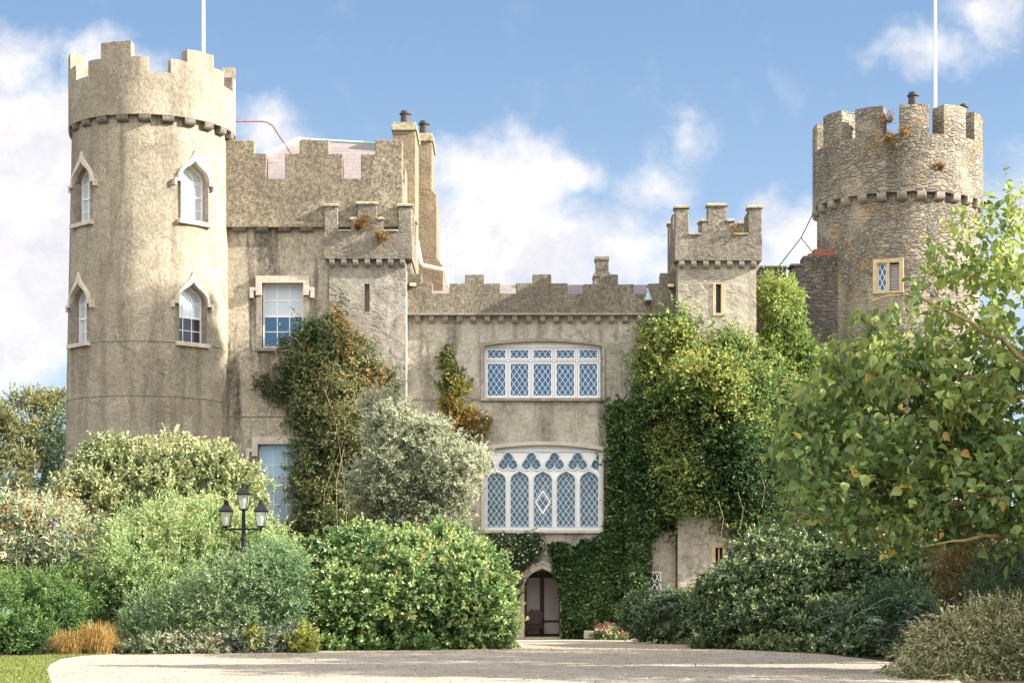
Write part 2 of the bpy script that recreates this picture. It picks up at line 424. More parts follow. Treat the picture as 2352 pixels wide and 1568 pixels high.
M['tan_stone'] = simple('tan_cut_stone', (0.55, 0.42, 0.24), 0.9, 0.15, 0.2, 4, 0.015)
M['coping'] = simple('mossy_coping_stone', (0.36, 0.33, 0.22), 0.95, 0.1, 0.45, 5, 0.03)
M['white'] = simple('white_paint', (0.87, 0.85, 0.82), 0.4, 0.4, 0.04, 3)
M['cream'] = simple('cream_paint', (0.82, 0.79, 0.74), 0.5, 0.4, 0.06, 3)
M['greypaint'] = simple('pale_grey_paint', (0.62, 0.69, 0.72), 0.45, 0.4, 0.05, 3)
M['lead'] = simple('lead_flashing', (0.66, 0.68, 0.68), 0.5, 0.4, 0.1, 3)
M['copper'] = simple('weathered_copper', (0.36, 0.52, 0.46), 0.6, 0.3, 0.15, 3)
M['black'] = simple('black_iron', (0.014, 0.012, 0.013), 0.5, 0.3, 0.3, 9)
M['pot'] = simple('chimney_pot_clay', (0.07, 0.062, 0.062), 0.7, 0.3, 0.3, 9)
M['rust'] = simple('rusty_pipe', (0.30, 0.11, 0.07), 0.7, 0.3, 0.3, 12)
M['wood'] = simple('dark_oak', (0.045, 0.024, 0.016), 0.45, 0.4, 0.4, 7)
M['oak'] = simple('varnished_oak', (0.34, 0.21, 0.10), 0.4, 0.4, 0.25, 7)
M['plaster'] = simple('lime_plaster', (0.66, 0.60, 0.56), 0.9, 0.1, 0.05, 2)
M['louvre'] = simple('grey_louvre', (0.55, 0.53, 0.50), 0.6, 0.3, 0.1, 6)
M['camgrey'] = simple('blue_grey_casing', (0.36, 0.45, 0.46), 0.4, 0.4, 0.05, 6)
M['blind'] = simple('white_blind', (0.56, 0.62, 0.66), 0.7, 0.3, 0.03, 2)
M['gold'] = simple('floodlight_lens', (0.65, 0.52, 0.30), 0.3, 0.5, 0.1, 6)
M['kerb'] = simple('kerb_stone', (0.33, 0.29, 0.25), 0.9, 0.2, 0.3, 5, 0.02)
M['dark'] = simple('dark_void', (0.02, 0.018, 0.016), 0.9, 0.1, 0.2, 4)
M['green_iron'] = simple('dark_green_iron', (0.006, 0.028, 0.02), 0.4, 0.5, 0.2, 8)

def pane_mat(name, tint, refl, wob=0.004, scale=2.2, rough=0.03, gl=(0.5, 0.78, 1.0)):
    m, t, out = new_mat(name)
    pos = t.n('ShaderNodeNewGeometry').outputs['Position']
    nrm = t.n('ShaderNodeBump', {'Height': t.noise(pos, scale, 3), 'Strength': 1.0, 'Distance': wob}).outputs[0]
    d = t.n('ShaderNodeBsdfDiffuse', {'Color': (*tint, 1)})
    g = t.n('ShaderNodeBsdfGlossy', {'Color': (*gl, 1), 'Roughness': rough, 'Normal': nrm})
    mx = t.n('ShaderNodeMixShader', {0: refl, 1: d.outputs[0], 2: g.outputs[0]})
    t.L.new(mx.outputs[0], out.inputs['Surface'])
    return m
M['pane'] = pane_mat('sky_reflecting_glass', (0.045, 0.10, 0.17), 0.14)
M['pane_pale'] = pane_mat('pale_glass', (0.52, 0.57, 0.60), 0.14, gl=(.9, .95, 1))
M['pane_hall'] = pane_mat('leaded_glass', (0.035, 0.09, 0.14), 0.16, 0.03, 5.0, gl=(0.6, 0.85, 1.0))
M['pane_dark'] = pane_mat('dim_glass', (0.055, 0.045, 0.04), 0.05)
M['pane_sky'] = pane_mat('pale_blue_glass', (0.33, 0.46, 0.55), 0.16, gl=(.8, .92, 1))
M['lantern_glass'] = pane_mat('lantern_glass', (0.62, 0.60, 0.50), 0.25)
_t = NT(M['lantern_glass'].node_tree); _o = next(n for n in _t.t.nodes if n.type == 'OUTPUT_MATERIAL'); _s = _o.inputs['Surface'].links[0].from_socket
_t.L.new(_t.n('ShaderNodeMixShader', {0: 0.5, 1: _s, 2: _t.n('ShaderNodeBsdfTransparent').outputs[0]}).outputs[0], _o.inputs['Surface'])

def slate_mat():
    m, t, out = new_mat('roof_slate')
    pos = t.n('ShaderNodeNewGeometry').outputs['Position']
    br = t.n('ShaderNodeTexBrick', {'Vector': t.n('ShaderNodeCombineXYZ', {0: t.n('ShaderNodeSeparateXYZ', {0: pos}).outputs[0], 1: t.n('ShaderNodeSeparateXYZ', {0: pos}).outputs[2], 2: 0.0}).outputs[0],
             'Color1': (0.21, 0.175, 0.17, 1), 'Color2': (0.27, 0.22, 0.205, 1), 'Mortar': (0.10, 0.085, 0.08, 1), 'Scale': 1.0, 'Mortar Size': 0.008, 'Brick Width': 0.55, 'Row Height': 0.22})
    c = t.mix(t.math('MULTIPLY', t.noise(pos, 4, 5), 0.5), br.outputs['Color'], (0.30, 0.25, 0.235))
    principled(t, out, c, 0.6, 0.4, t.n('ShaderNodeBump', {'Height': br.outputs['Fac'], 'Strength': -1.0, 'Distance': 0.015}).outputs[0])
    return m
M['slate'] = slate_mat()

# ------------------------------------------------------------------ ground
def pline(pts, z):
    return [(X_(px, GY(py)), GY(py), z) for px, py in pts]

def flat(name, pts, mat, kind='structure'):
    me = bpy.data.meshes.new(name); me.from_pydata(pts, [], [tuple(range(len(pts)))]); me.update()
    if me.polygons[0].normal.z < 0:
        me.flip_normals()
    return tag(link(name, me, mat), kind=kind)

def gravel_mat():
    m, t, out = new_mat('pale_gravel')
    pos = t.n('ShaderNodeNewGeometry').outputs['Position']
    a = t.noise(pos, 0.5, 5, 0.6); b = t.noise(pos, 26, 5, 0.9); c2 = t.noise(pos, 5.0, 6, 0.7)
    c = t.mix(t.ramp(a, [(0.35, 0.0), (0.65, 1.0)]), (0.48, 0.41, 0.315), (0.58, 0.50, 0.39))
    d_ = t.noise(t.scaled(pos, (0.5, 1.4, 1)), 1.6, 7, 0.7)
    c = t.mix(t.math('MULTIPLY', t.ramp(d_, [(0.46, 0.0), (0.64, 1.0)]), 0.5), c, (0.24, 0.19, 0.14))
    c = t.mix(t.math('MULTIPLY', t.ramp(b, [(0.40, 1.0), (0.52, 0.0)]), 0.65), c, (0.20, 0.16, 0.12))
    c = t.mix(t.math('MULTIPLY', t.ramp(c2, [(0.55, 0.0), (0.75, 1.0)]), 0.4), c, (0.52, 0.45, 0.37))
    principled(t, out, c, 0.95, 0.1, t.n('ShaderNodeBump', {'Height': t.math('ADD', b, t.math('MULTIPLY', c2, 1.5)), 'Strength': 1.0, 'Distance': 0.03}).outputs[0])
    return m

def lawn_mat():
    m, t, out = new_mat('mown_grass')
    pos = t.n('ShaderNodeNewGeometry').outputs['Position']
    c = t.mix(t.ramp(t.noise(pos, 0.8, 5), [(0.35, 0.0), (0.65, 1.0)]), (0.10, 0.14, 0.03), (0.20, 0.20, 0.05))
    c = t.mix(t.math('MULTIPLY', t.noise(pos, 30, 4, 0.7), 0.6), c, (0.05, 0.08, 0.02))
    principled(t, out, c, 0.9, 0.1, t.n('ShaderNodeBump', {'Height': t.noise(pos, 40, 4, 0.8), 'Strength': 1.0, 'Distance': 0.04}).outputs[0])
    return m

def soil_mat():
    m, t, out = new_mat('leafy_soil')
    pos = t.n('ShaderNodeNewGeometry').outputs['Position']
    c = t.mix(t.noise(pos, 6, 6, 0.7), (0.035, 0.026, 0.018), (0.13, 0.085, 0.045))
    far = t.n('ShaderNodeSeparateXYZ', {0: pos}).outputs[1]
    c = t.mix(t.n('ShaderNodeMapRange', {'Value': far, 'From Min': 90.0, 'From Max': 120.0}).outputs[0], c, (0.10, 0.12, 0.04))
    principled(t, out, c, 0.95, 0.1, t.n('ShaderNodeBump', {'Height': t.noise(pos, 12, 5, 0.7), 'Strength': 1.0, 'Distance': 0.05}).outputs[0])
    return m
M['kerb'] = simple('worn_kerb', (0.36, 0.31, 0.25), 0.95, 0.1, 0.4, 4, 0.02)
M['gravel'], M['lawn'], M['soil'] = gravel_mat(), lawn_mat(), soil_mat()

flat('ground', [(-1500, -400, 0), (1500, -400, 0), (1500, 3000, 0), (-1500, 3000, 0)], M['soil'])
edge_l = [(122, 1600), (120, 1572), (112, 1552), (108, 1538), (116, 1526), (140, 1514), (190, 1507), (262, 1503)]
drive_back = [(340, 1503), (520, 1500), (700, 1495), (860, 1492), (1000, 1489), (1120, 1484), (1160, 1475), (1186, 1468.5), (1300, 1468.5), (1440, 1470), (1440, 1462), (1480, 1462), (1560, 1478), (1650, 1489), (1780, 1496), (1900, 1502), (2000, 1514), (2120, 1530), (2200, 1560), (2300, 1640), (2500, 1800)]
dp = pline(edge_l[:1], .006) + pline(edge_l[1:], .006) + pline(drive_back, .006) + [(14, 8, .006), (14, -60, .006), (-16, -60, .006), (-13, 12, .006)]
flat('gravel_drive', dp, M['gravel'])
lp = pline(edge_l, .02) + pline([(225, 1500), (120, 1503), (40, 1508), (-60, 1516), (-200, 1530)], .02) + [(-17, 25, .02), (-12.5, 20, .02)]
flat('lawn', lp, M['lawn'])
kb = MB(); kp = [Vector(p) for p in pline(edge_l, 0)]
kb.loft([[(p.x + .0, p.y, 0.0), (p.x + .14, p.y - .02, 0.0), (p.x + .14, p.y - .02, .018), (p.x, p.y, .022)] for p in kp])
tag(kb.obj('kerb_edging', M['kerb']), 'low curved kerb edging between lawn and gravel drive', 'kerb')
hb = MB()
hb.loft([[(x, 330 + 40 * math.sin(x * .01) + k * 60, (0, 14, 24, 0)[k] + (4 * math.sin(x * .02 + k) if 0 < k < 3 else 0)) for x in range(-500, 500, 20)] for k in range(4)], closed=False, caps=False)
tag(hb.obj('hills', simple('dry_field', (0.30, 0.26, 0.17), 0.95, 0.1, 0.3, 0.1), smooth=60), kind='structure')

# ------------------------------------------------------------------ shared building pieces
def corbel(name, parent, mat, u0, u1, zt, h, proj, fr):
    prof = [(0.05, 0), (-proj, 0), (-proj, -.45 * h), (-proj * .85, -.7 * h), (-proj * .5, -.9 * h), (0.05, -h)]
    mb = MB(); mb.loft([[fr(u, d, zt + z) for d, z in prof] for u in (u0, u1)])
    return mb.obj(name, mat, parent, bevel=0.012)

def bez(p0, p1, p2, p3, n=14):
    return [tuple((1 - t) ** 3 * a + 3 * (1 - t) ** 2 * t * b + 3 * (1 - t) * t * t * c + t ** 3 * d for a, b, c, d in zip(p0, p1, p2, p3)) for t in [i / n for i in range(n + 1)]]

def sash(parent, x0, x1, z0, z1, fr, cols, rows, recess, frame_m, upper, lower, split=.5, blind=None):
    """sliding sash window: outer box, glazing bars, meeting rail; panes as sub-parts"""
    mb = MB(); b = .07; q = .019
    mb.strip([(x0, z0), (x1, z0), (x1, z1), (x0, z1)], [(x0 + b, z0 + b * 1.3), (x1 - b, z0 + b * 1.3), (x1 - b, z1 - b), (x0 + b, z1 - b)], recess, recess + .09, fr, True)
    zm = z0 + (z1 - z0) * split
    mb.prism([(x0 + b, zm - .035), (x1 - b, zm - .035), (x1 - b, zm + .035), (x0 + b, zm + .035)], recess + .012, recess + .08, fr)
    for i in range(1, cols):
        u = x0 + b + (x1 - x0 - 2 * b) * i / cols
        for za, zb in ((z0 + b * 1.3, zm - .035), (zm + .035, z1 - b)):
            mb.prism([(u - q, za), (u + q, za), (u + q, zb), (u - q, zb)], recess + .03, recess + .07, fr)
    for za, zb in ((z0 + b * 1.3, zm - .035), (zm + .035, z1 - b)):
        for j in range(1, rows):
            z = za + (zb - za) * j / rows
            mb.prism([(x0 + b, z - q), (x1 - b, z - q), (x1 - b, z + q), (x0 + b, z + q)], recess + .033, recess + .068, fr)
    w = mb.obj('window', frame_m, parent)
    for mat, za, zb in ((lower, z0 + .05, zm), (upper, zm, z1 - .03)):
        p = MB(); p.prism([(x0 + .03, za), (x1 - .03, za), (x1 - .03, zb), (x0 + .03, zb)], recess + .05, recess + .056, fr)
        p.obj('pane', mat, w)
    return w

ident = lambda u, d, z: (u, d, z)
def facade(Y):
    return lambda u, d, z: (u, Y + d, z)

# ------------------------------------------------------------------ round towers
def ang_at(px, c, r):
    k = (px - CX) / FP
    a = k * k + 1; b = -2 * (k * c[0] + c[1]); cc = c[0] ** 2 + c[1] ** 2 - r * r
    disc = b * b - 4 * a * cc
    if disc < 0: disc = 0
    Y = (-b - math.sqrt(disc)) / (2 * a)
    return math.atan2(k * Y - c[0], c[1] - Y), Y

def cyl_frame(c, r, a):
    n = (math.sin(a), -math.cos(a)); t = (math.cos(a), math.sin(a))
    return lambda u, d, z: (c[0] + n[0] * (r - d) + t[0] * u, c[1] + n[1] * (r - d) + t[1] * u, z)

def sector(mb, c, a0, a1, r0, r1, z0, z1, bottom=True):
    n = max(2, int(abs(a1 - a0) / R(3)))
    rings = []
    for i in range(n + 1):
        a = a0 + (a1 - a0) * i / n; s, k = math.sin(a), -math.cos(a)
        rings.append([(c[0] + s * r, c[1] + k * r, z) for r, z in ((r1, z0), (r1, z1), (r0, z1), (r0, z0))])
    mb.loft(rings)

def ring(mb, c, r0, r1, z0, z1, n=120):
    mb.loft([[(c[0] + math.sin(2 * math.pi * i / n) * r, c[1] - math.cos(2 * math.pi * i / n) * r, z) for i in range(n)] for r, z in ((r1, z0), (r1, z1), (r0, z1), (r0, z0), (r1, z0))], True, False)

def shaft(name, prof, mat, parent, cuts, n=128):
    """prof: (z, cx, cy, r)"""
    mb = MB()
    mb.loft([[(cx + math.sin(2 * math.pi * i / n) * r, cy - math.cos(2 * math.pi * i / n) * r, z) for i in range(n)] for z, cx, cy, r in prof])
    o = mb.obj(name, mat)
    cut(o, cuts)
    o.data.polygons.foreach_set('use_smooth', [True] * len(o.data.polygons)); o.data.set_sharp_from_angle(angle=R(30))
    hang(o, parent)
    return o

def arch_out(w, h1, h2, spread=0.0, tip=0.0, n=14):
    """pointed ogee outline, from lower left over the apex to lower right"""
    dh = h2 - h1; W = w + spread
    rt = bez((W, h1), (W, h1 + .62 * dh), (.30 * w, h1 + .62 * dh), (0, h2 + tip), n)
    return [(-W, 0)] + [(-u, z) for u, z in rt] + [(u, z) for u, z in rt[::-1][1:]] + [(W, 0)]

def ogee_window(parent, c, r, a, zs, upper, lower):
    fr = cyl_frame(c, r, a); w, h1, h2 = .62, 1.55, 2.27
    f2 = lambda u, d, z: fr(u, d, z + zs)
    co = MB().prism(arch_out(w, h1, h2), -.6, .55, f2)
    rec = .36
    mb = MB(); b = .06
    out_ = arch_out(w, h1, h2); inn = [(max(-w + b, min(w - b, u)), max(b, z - (b * 1.4 if z > h1 else 0))) for u, z in out_]
    mb.strip(out_, inn, rec, rec + .1, f2)
    mb.prism([(-w, 0), (w, 0), (w, b * 1.2), (-w, b * 1.2)], rec - .002, rec + .09, f2)
    zm = .98
    mb.prism([(-w + b, zm - .035), (w - b, zm - .035), (w - b, zm + .035), (-w + b, zm + .035)], rec + .01, rec + .08, f2)
    q = .015
    for s in (-1, 1):
        u = s * w * .31
        mb.prism([(u - q, b), (u + q, b), (u + q, h1 + .05), (u - q, h1 + .05)], rec + .03, rec + .07, f2)
        ar = bez((u, h1), (u, h1 + .3), (-s * w * .2, h1 + .45), (-s * w * .5, h1 + .40), 8)
        mb.strip([(x + q, z + q) for x, z in ar], [(x - q, z - q) for x, z in ar], rec + .034, rec + .068, f2)
    for z in (.49, zm + .50, h1):
        mb.prism([(-w + b, z - q), (w - b, z - q), (w - b, z + q), (-w + b, z + q)], rec + .037, rec + .066, f2)
    win = mb.obj('window', M['white'], parent)
    for mat, za, zb in ((lower, .03, zm), (upper, zm, None)):
        p = MB()
        ol = [(-w + .01, za), (-w + .01, zb), (w - .01, zb), (w - .01, za)] if zb else [(u * .99, max(zm, z - .01)) for u, z in out_]
        p.prism(ol, rec + .055, rec + .06, f2); p.obj('pane', mat, win)
    hd = MB()
    o1 = bez((w + .11, h1 - .05), (w + .11, h1 + .48), (.30 * w, h1 + .56), (0, h2 + .40), 16)
    o2 = bez((w + .01, h1 - .05), (w + .01, h1 + .42), (.28 * w, h1 + .42), (0, h2 + .0), 16)
    o1 = [(-u, z) for u, z in o1] + o1[::-1][1:]; o2 = [(-u, z) for u, z in o2] + o2[::-1][1:]
    hd.strip(o1, o2, -.07, .14, f2)
    for s in (-1, 1):
        u0, u1 = sorted((s * (w + .01), s * (w + .28)))
        hd.prism([(u0, h1 - .15), (u1, h1 - .15), (u1, h1 - .05), (u0, h1 - .05)], -.065, .2, f2)
        u0, u1 = sorted((s * (w + .19), s * (w + .28)))
        hd.prism([(u0, h1 - .30), (u1, h1 - .30), (u1, h1 - .15), (u0, h1 - .15)], -.06, .2, f2)
    hd.obj('hood_mould', M['pale_stone'], win, bevel=.01)
    sl_ = MB(); sl_.prism([(-w - .10, -.16), (w + .10, -.16), (w + .10, 0), (-w - .10, 0)], -.12, .34, f2)
    sl_.obj('sill', M['pale_stone'], win, bevel=.015)
    for s in (-1, 1):
        u0, u1 = sorted((s * w, s * (w - .012)))
        MB().prism([(u0, .0), (u1, .0), (u1, h1), (u0, h1)], -.02, rec - .003, f2).obj('jamb', M['stone'], win)
    return co

# --- left tower
TL = (-13.97, 71.0)
tl = thing('round_tower', (TL[0], TL[1], 0), 'sandy roughcast round tower with white ogee windows and stepped battlements', 'tower')
PC, PR = (-13.905, 71.0), 3.175
zb = Z_(311, 71.0)
rad_at = lambda z: 3.21 + (2.98 - 3.21) * z / zb
cx_at = lambda z: -14.14 + (-13.97 + 14.14) * z / zb
cuts = []
for px, py, up, lo in ((447, 508, 'pane_pale', 'pane_pale'), (443, 787, 'pane_pale', 'pane_dark'), (188, 511, 'pane_pale', 'pane_pale'), (181, 788, 'pane_pale', 'pane_pale'), (176, 1190, 'pane_pale', 'pane_pale')):
    z0 = Z_(py, 69); r = rad_at(z0 + 1); c = (cx_at(z0 + 1), 71.0)
    a, Y = ang_at(px, c, r); zs = Z_(py, Y)
    cuts.append(ogee_window(tl, c, r, a, zs, M[up], M[lo]))
sh = shaft('shaft', [(z, cx_at(z), 71.0, rad_at(z)) for z in [0, 3, 6, 9, 12, 15, 18, zb + .3]], M['tower'], tl, cuts)
for py in (783, 909):
    z = Z_(py, 67.95); mb = MB(); c = (cx_at(z), 71.0)
    sector(mb, c, R(-85), R(75), rad_at(z) - .1, rad_at(z) + .012, z - .012, z + .012); mb.obj('string_or_crack_line', M['corbel'], tl)  # thin dark ring standing in for a crack line
zsill = Z_(164, 67.85)
mb = MB(); ring(mb, PC, PR - .5, PR, zb, zsill, 120)
par = mb.obj('parapet', M['tower'], tl, smooth=30)
az0 = -math.atan2(PC[0], PC[1])                      # bearing of the tower from the camera
for k in range(6):
    mid = az0 + R(-25.5 + 60 * k)
    m_ = MB(); ri, ro = PR - .5, PR
    zt, zsd = Z_(100, 68.2), Z_(134, 68.1)
    if k == 1: zt -= .15
    sector(m_, PC, mid - R(11), mid + R(11), ri, ro, zsill, zt)
    sector(m_, PC, mid - R(22.5), mid - R(11), ri, ro, zsill, zsd)
    sector(m_, PC, mid + R(11), mid + R(22.5), ri, ro, zsill, zsd)
    m_.obj('merlon', M['tower'], par, smooth=30)
for k in range(-6, 7):
    a = az0 + R(-5.3 + 15.65 * k)
    f = cyl_frame(PC, 2.99, a)
    corbel('corbel', tl, M['corbel'], -.22, .22, zb + .002, .27, .17, lambda u, d, z, f=f: f(u, d, z))
tag(MB().tube([P(467, 150, 71.0), (X_(467, 71.0), 71.0, Z_(-420, 71.0))], [.07, .045], 10).lathe((X_(467, 71.0), 71.0, Z_(150, 71.0) - 2), [(.09, 0), (.09, 2.05)], 10).obj('flagpole', M['white'], smooth=40), 'white flagpole on the sandy round tower with ogee windows', 'flagpole', 'flagpoles on the towers')
tag(MB().tube([P(540, 279, 71.9), P(600, 279, 72.3), P(614, 281, 72.4), P(626, 289, 72.5), P(668, 352, 72.9)], .028, 6).obj('rusty_pipe', M['rust'], smooth=60), 'thin rusty red pipe bent down from round tower to slate roof', 'pipe')

# --- right tower
TR = (16.37, 78.0)
tr = thing('round_tower', (TR[0], TR[1], 0), 'rubble stone round tower with tall plain merlons beside leafy tree', 'tower')
RP, RS = 3.549, 3.358
zb2 = Z_(490, 78.75)
aw, Yw = ang_at(2040, TR, RS)
fw = cyl_frame(TR, RS, aw)
zw0, zw1 = Z_(668, Yw), Z_(601, Yw)
shaft('shaft', [(z, TR[0], TR[1], RS + .05 * (1 - z / zb2)) for z in [0, 5, 10, 14, zb2 + .3]], M['rubble'], tr,
      [MB().prism([(-.50, zw0), (.50, zw0), (.50, zw1), (-.50, zw1)], -.5, .45, fw)])
mb = MB()
mb.strip([(-.62, zw0 - .1), (.62, zw0 - .1), (.62, zw1 + .12), (-.62, zw1 + .12)], [(-.44, zw0 + .0), (.44, zw0 + .0), (.44, zw1 - .04), (-.44, zw1 - .04)], -.03, .3, fw, True)
mb.prism([(-.06, zw0), (.06, zw0), (.06, zw1 - .04), (-.06, zw1 - .04)], -.02, .28, fw)
wn = mb.obj('window', M['tan_stone'], tr, bevel=.01)
mb = MB(); mb.strip([(-.44, zw0), (-.06, zw0), (-.06, zw1 - .04), (-.44, zw1 - .04)], [(-.40, zw0 + .05), (-.10, zw0 + .05), (-.10, zw1 - .09), (-.40, zw1 - .09)], .12, .18, fw, True)
lattice(mb, -.40, -.10, zw0 + .05, zw1 - .09, .19, .42, .024, fw, .13, .15)
mb.obj('casement', M['white'], wn)
MB().prism([(-.43, zw0), (-.07, zw0), (-.07, zw1 - .05), (-.43, zw1 - .05)], .16, .165, fw).obj('pane', M['pane'], wn)
mb = MB()
nl = 13
for i in range(nl):
    z = zw0 + (zw1 - zw0 - .06) * i / nl
    mb.loft([[fw(u, .10, z), fw(u, .17, z + .06), fw(u, .185, z + .045), fw(u, .115, z - .015)] for u in (.075, .43)])
mb.obj('louvre', M['louvre'], wn)
MB().prism([(.07, zw0), (.43, zw0), (.43, zw1 - .05), (.07, zw1 - .05)], .24, .25, fw).obj('backing_board', M['dark'], wn)
zs2, zt2 = Z_(305, 74.4), Z_(240, 74.6)
mb = MB(); ring(mb, TR, RP - .85, RP, zb2, zs2, 120)
par2 = mb.obj('parapet', M['rubble'], tr, smooth=30)
azr = -math.atan2(TR[0], TR[1])
rng = random.Random(3)
for k in range(12):
    mid = azr + R(11.4 + 30 * k); dz = rng.uniform(-.05, .06)
    m_ = MB(); sector(m_, TR, mid - R(9.7), mid + R(9.7), RP - .85, RP, zs2, zt2 + dz)
    m_.obj('merlon', M['rubble'], par2, smooth=30)
for k in range(-7, 8):
    f = cyl_frame(TR, RS, azr + R(3 + 13.2 * k))
    corbel('corbel', tr, M['stone'], -.19, .19, zb2 + .002, .34, .21, f)
tag(MB().tube([P(2148, 330, 78), (X_(2148, 78), 78, Z_(-420, 78))], [.075, .05], 10).obj('flagpole', M['white'], smooth=40), 'white flagpole on the rubble stone round tower', 'flagpole', 'flagpoles on the towers')
def chimney_pot(px, py0, py1, Y, rw, label):
    z0 = Z_(py1, Y); h = Z_(py0, Y) - z0
    o = MB().lathe((X_(px, Y), Y, z0), [(rw * 1.02, -.25), (rw, 0), (rw * .92, h * .62), (rw * 1.2, h * .68), (rw * 1.22, h * .78), (rw * .95, h * .8), (rw * .9, h), (rw * .6, h), (rw * .6, h * .7)], 18).obj('chimney_pot', M['pot'], smooth=40)
    tag(o, label, 'chimney pot', 'chimney pots')
chimney_pot(2097, 213, 240, 75.6, .20, 'black chimney pot on a front merlon of rubble round tower')
chimney_pot(2214, 240, 266, 78.6, .17, 'small dark pot behind merlons of rubble round tower near its flagpole')

# ------------------------------------------------------------------ left wing
YW = 70.85; YP = 70.62
wing = thing('castle_wing', (X_(720, YW), YW, 0), 'tall roughcast castle wing with sash windows and slate roof beside round tower', 'building')
XR = -4.2
fw_ = facade(YW)
wb = MB(); wb.box(X_(380, YW), XR, YW, 84, 0, Z_(521, YW))
wo_ = wb.obj('wall', M['wing'])
cut(wo_, [MB().prism([(X_(602, YW), Z_(799, YW)), (X_(697, YW), Z_(799, YW)), (X_(697, YW), Z_(650, YW)), (X_(602, YW), Z_(650, YW))], -.5, .5, fw_),
          MB().prism([(X_(593, YW), Z_(1207, YW)), (X_(690, YW), Z_(1207, YW)), (X_(690, YW), Z_(1018, YW)), (X_(593, YW), Z_(1018, YW))], -.5, .5, fw_)])
hang(wo_, wing)
for (a, b, t0, t1, hood, up, lo, fm) in ((602, 697, 650, 799, ((588, 710, 635), (602, 697, 651), (574, 722), 661, 685), 'blind', 'pane', 'cream'),
                                        (593, 690, 1018, 1207, ((579, 704, 1003), (593, 690, 1020), (565, 718), 1030, 1054), 'pane_sky', 'pane_sky', 'greypaint')):
    w = sash(wing, X_(a, YW) + .01, X_(b, YW) - .01, Z_(t1, YW), Z_(t0, YW) - .01, fw_, 3, 2, .20, M[fm], M[up], M[lo])
    (oa, ob, ot), (ia, ib, it), (sa, sb_), s0, s1 = hood
    q = lambda px, py: (X_(px, YW), Z_(py, YW))
    hd = MB(); hd.strip([q(oa, s1 - 6), q(oa, ot), q(ob, ot), q(ob, s1 - 6)], [q(ia, s1 - 6), q(ia, it), q(ib, it), q(ib, s1 - 6)], -.14, .05, fw_)
    for x0, x1, xx in ((sa, oa, sa), (ob, sb_, sb_)):
        hd.prism([q(x0, s0 + 8), q(x1, s0 + 8), q(x1, s0), q(x0, s0)], -.137, .05, fw_)
        xa, xb = (sa, sa + 9) if xx == sa else (sb_ - 9, sb_)
        hd.prism([q(xa, s1), q(xb, s1), q(xb, s0 + 8), q(xa, s0 + 8)], -.133, .05, fw_)
    hd.obj('hood_mould', M['pale_stone'], w, bevel=.012)
    for x0, x1 in ((a - 13, a), (b, b + 13)):
        MB().prism([q(x0, t1), q(x1, t1), q(x1, s1 - 5), q(x0, s1 - 5)], -.04, .18, fw_).obj('jamb', M['stone'], w)
    MB().prism([q(a - 12, t1 + 8), q(b + 14, t1 + 8), q(b + 14, t1), q(a - 12, t1)], -.14, .3, fw_).obj('sill', M['stone'], w, bevel=.015)
MB().box(X_(510, YW), X_(757, YW), YW - .012, YW + .1, Z_(957, YW) - .02, Z_(957, YW) + .02).obj('string_or_crack_line', M['corbel'], wing)  # thin dark strip standing in for a crack in the wing wall

def qf(Y): return lambda px, py: (X_(px, Y), Z_(py, Y))
q = qf(YP); fp = facade(YP); TH = .48
pb = MB(); pb.prism([q(480, 521), q(924, 521), q(924, 411), q(480, 411)], 0, TH, fp)
xs = X_(924, YP)
pb.box(xs - TH, xs, YP + TH, 84, Z_(521, YP), Z_(411, YP))
wpar = pb.obj('parapet', M['wing_top'], wing)
for poly in ([(480, 411), (480, 321), (584, 321), (584, 354), (612, 354), (612, 411)],
             [(655, 411), (655, 354), (688, 354), (688, 321), (756, 321), (756, 354), (787, 354), (787, 411)],
             [(829, 411), (829, 354), (862, 354), (862, 321), (924, 321), (924, 411)]):
    MB().prism([q(*p) for p in poly], 0, TH, fp).obj('merlon', M['wing_top'], wpar, bevel=.035)
for y0, y1 in ((72.6, 74.6), (76.0, 78.6)):
    MB().box(xs - TH, xs, y0, y1, Z_(411, YP), Z_(354, YP)).obj('merlon', M['wing_top'], wpar, bevel=.035)
for px in (551, 603, 654, 705):
    corbel('corbel', wing, M['corbel'], X_(px - 14, YW), X_(px + 14, YW), Z_(520, YW), .25, .20, facade(YW))
rf = MB()
xr0, xr1 = X_(468, 73.5), xs - TH - .1
zr0 = Z_(430, 71.4)
a1, a2, a3, a4 = (xr0, 71.3, zr0), (xr1, 71.3, zr0), (xr1, 81, zr0), (xr0, 81, zr0)
r1 = (X_(690, 74.6), 74.6, Z_(322, 74.6)); r2 = (xr1, 74.6, Z_(334, 74.6))
rf.add([a1, a2, a3, a4, r1, r2], [(0, 1, 5, 4), (1, 2, 5), (2, 3, 4, 5), (3, 0, 4), (0, 3, 2, 1)])
roof = rf.obj('roof', M['slate'], wing)
MB().tube([Vector(a1) + Vector((0, -.02, .05)), Vector(r1) + Vector((0, 0, .05))], .10, 6).obj('hip_flashing', M['lead'], roof)
MB().tube([Vector(r1) + Vector((.05, 0, .03)), Vector(r2) + Vector((0, 0, .03))], .07, 6).obj('ridge_flashing', M['copper'], roof)
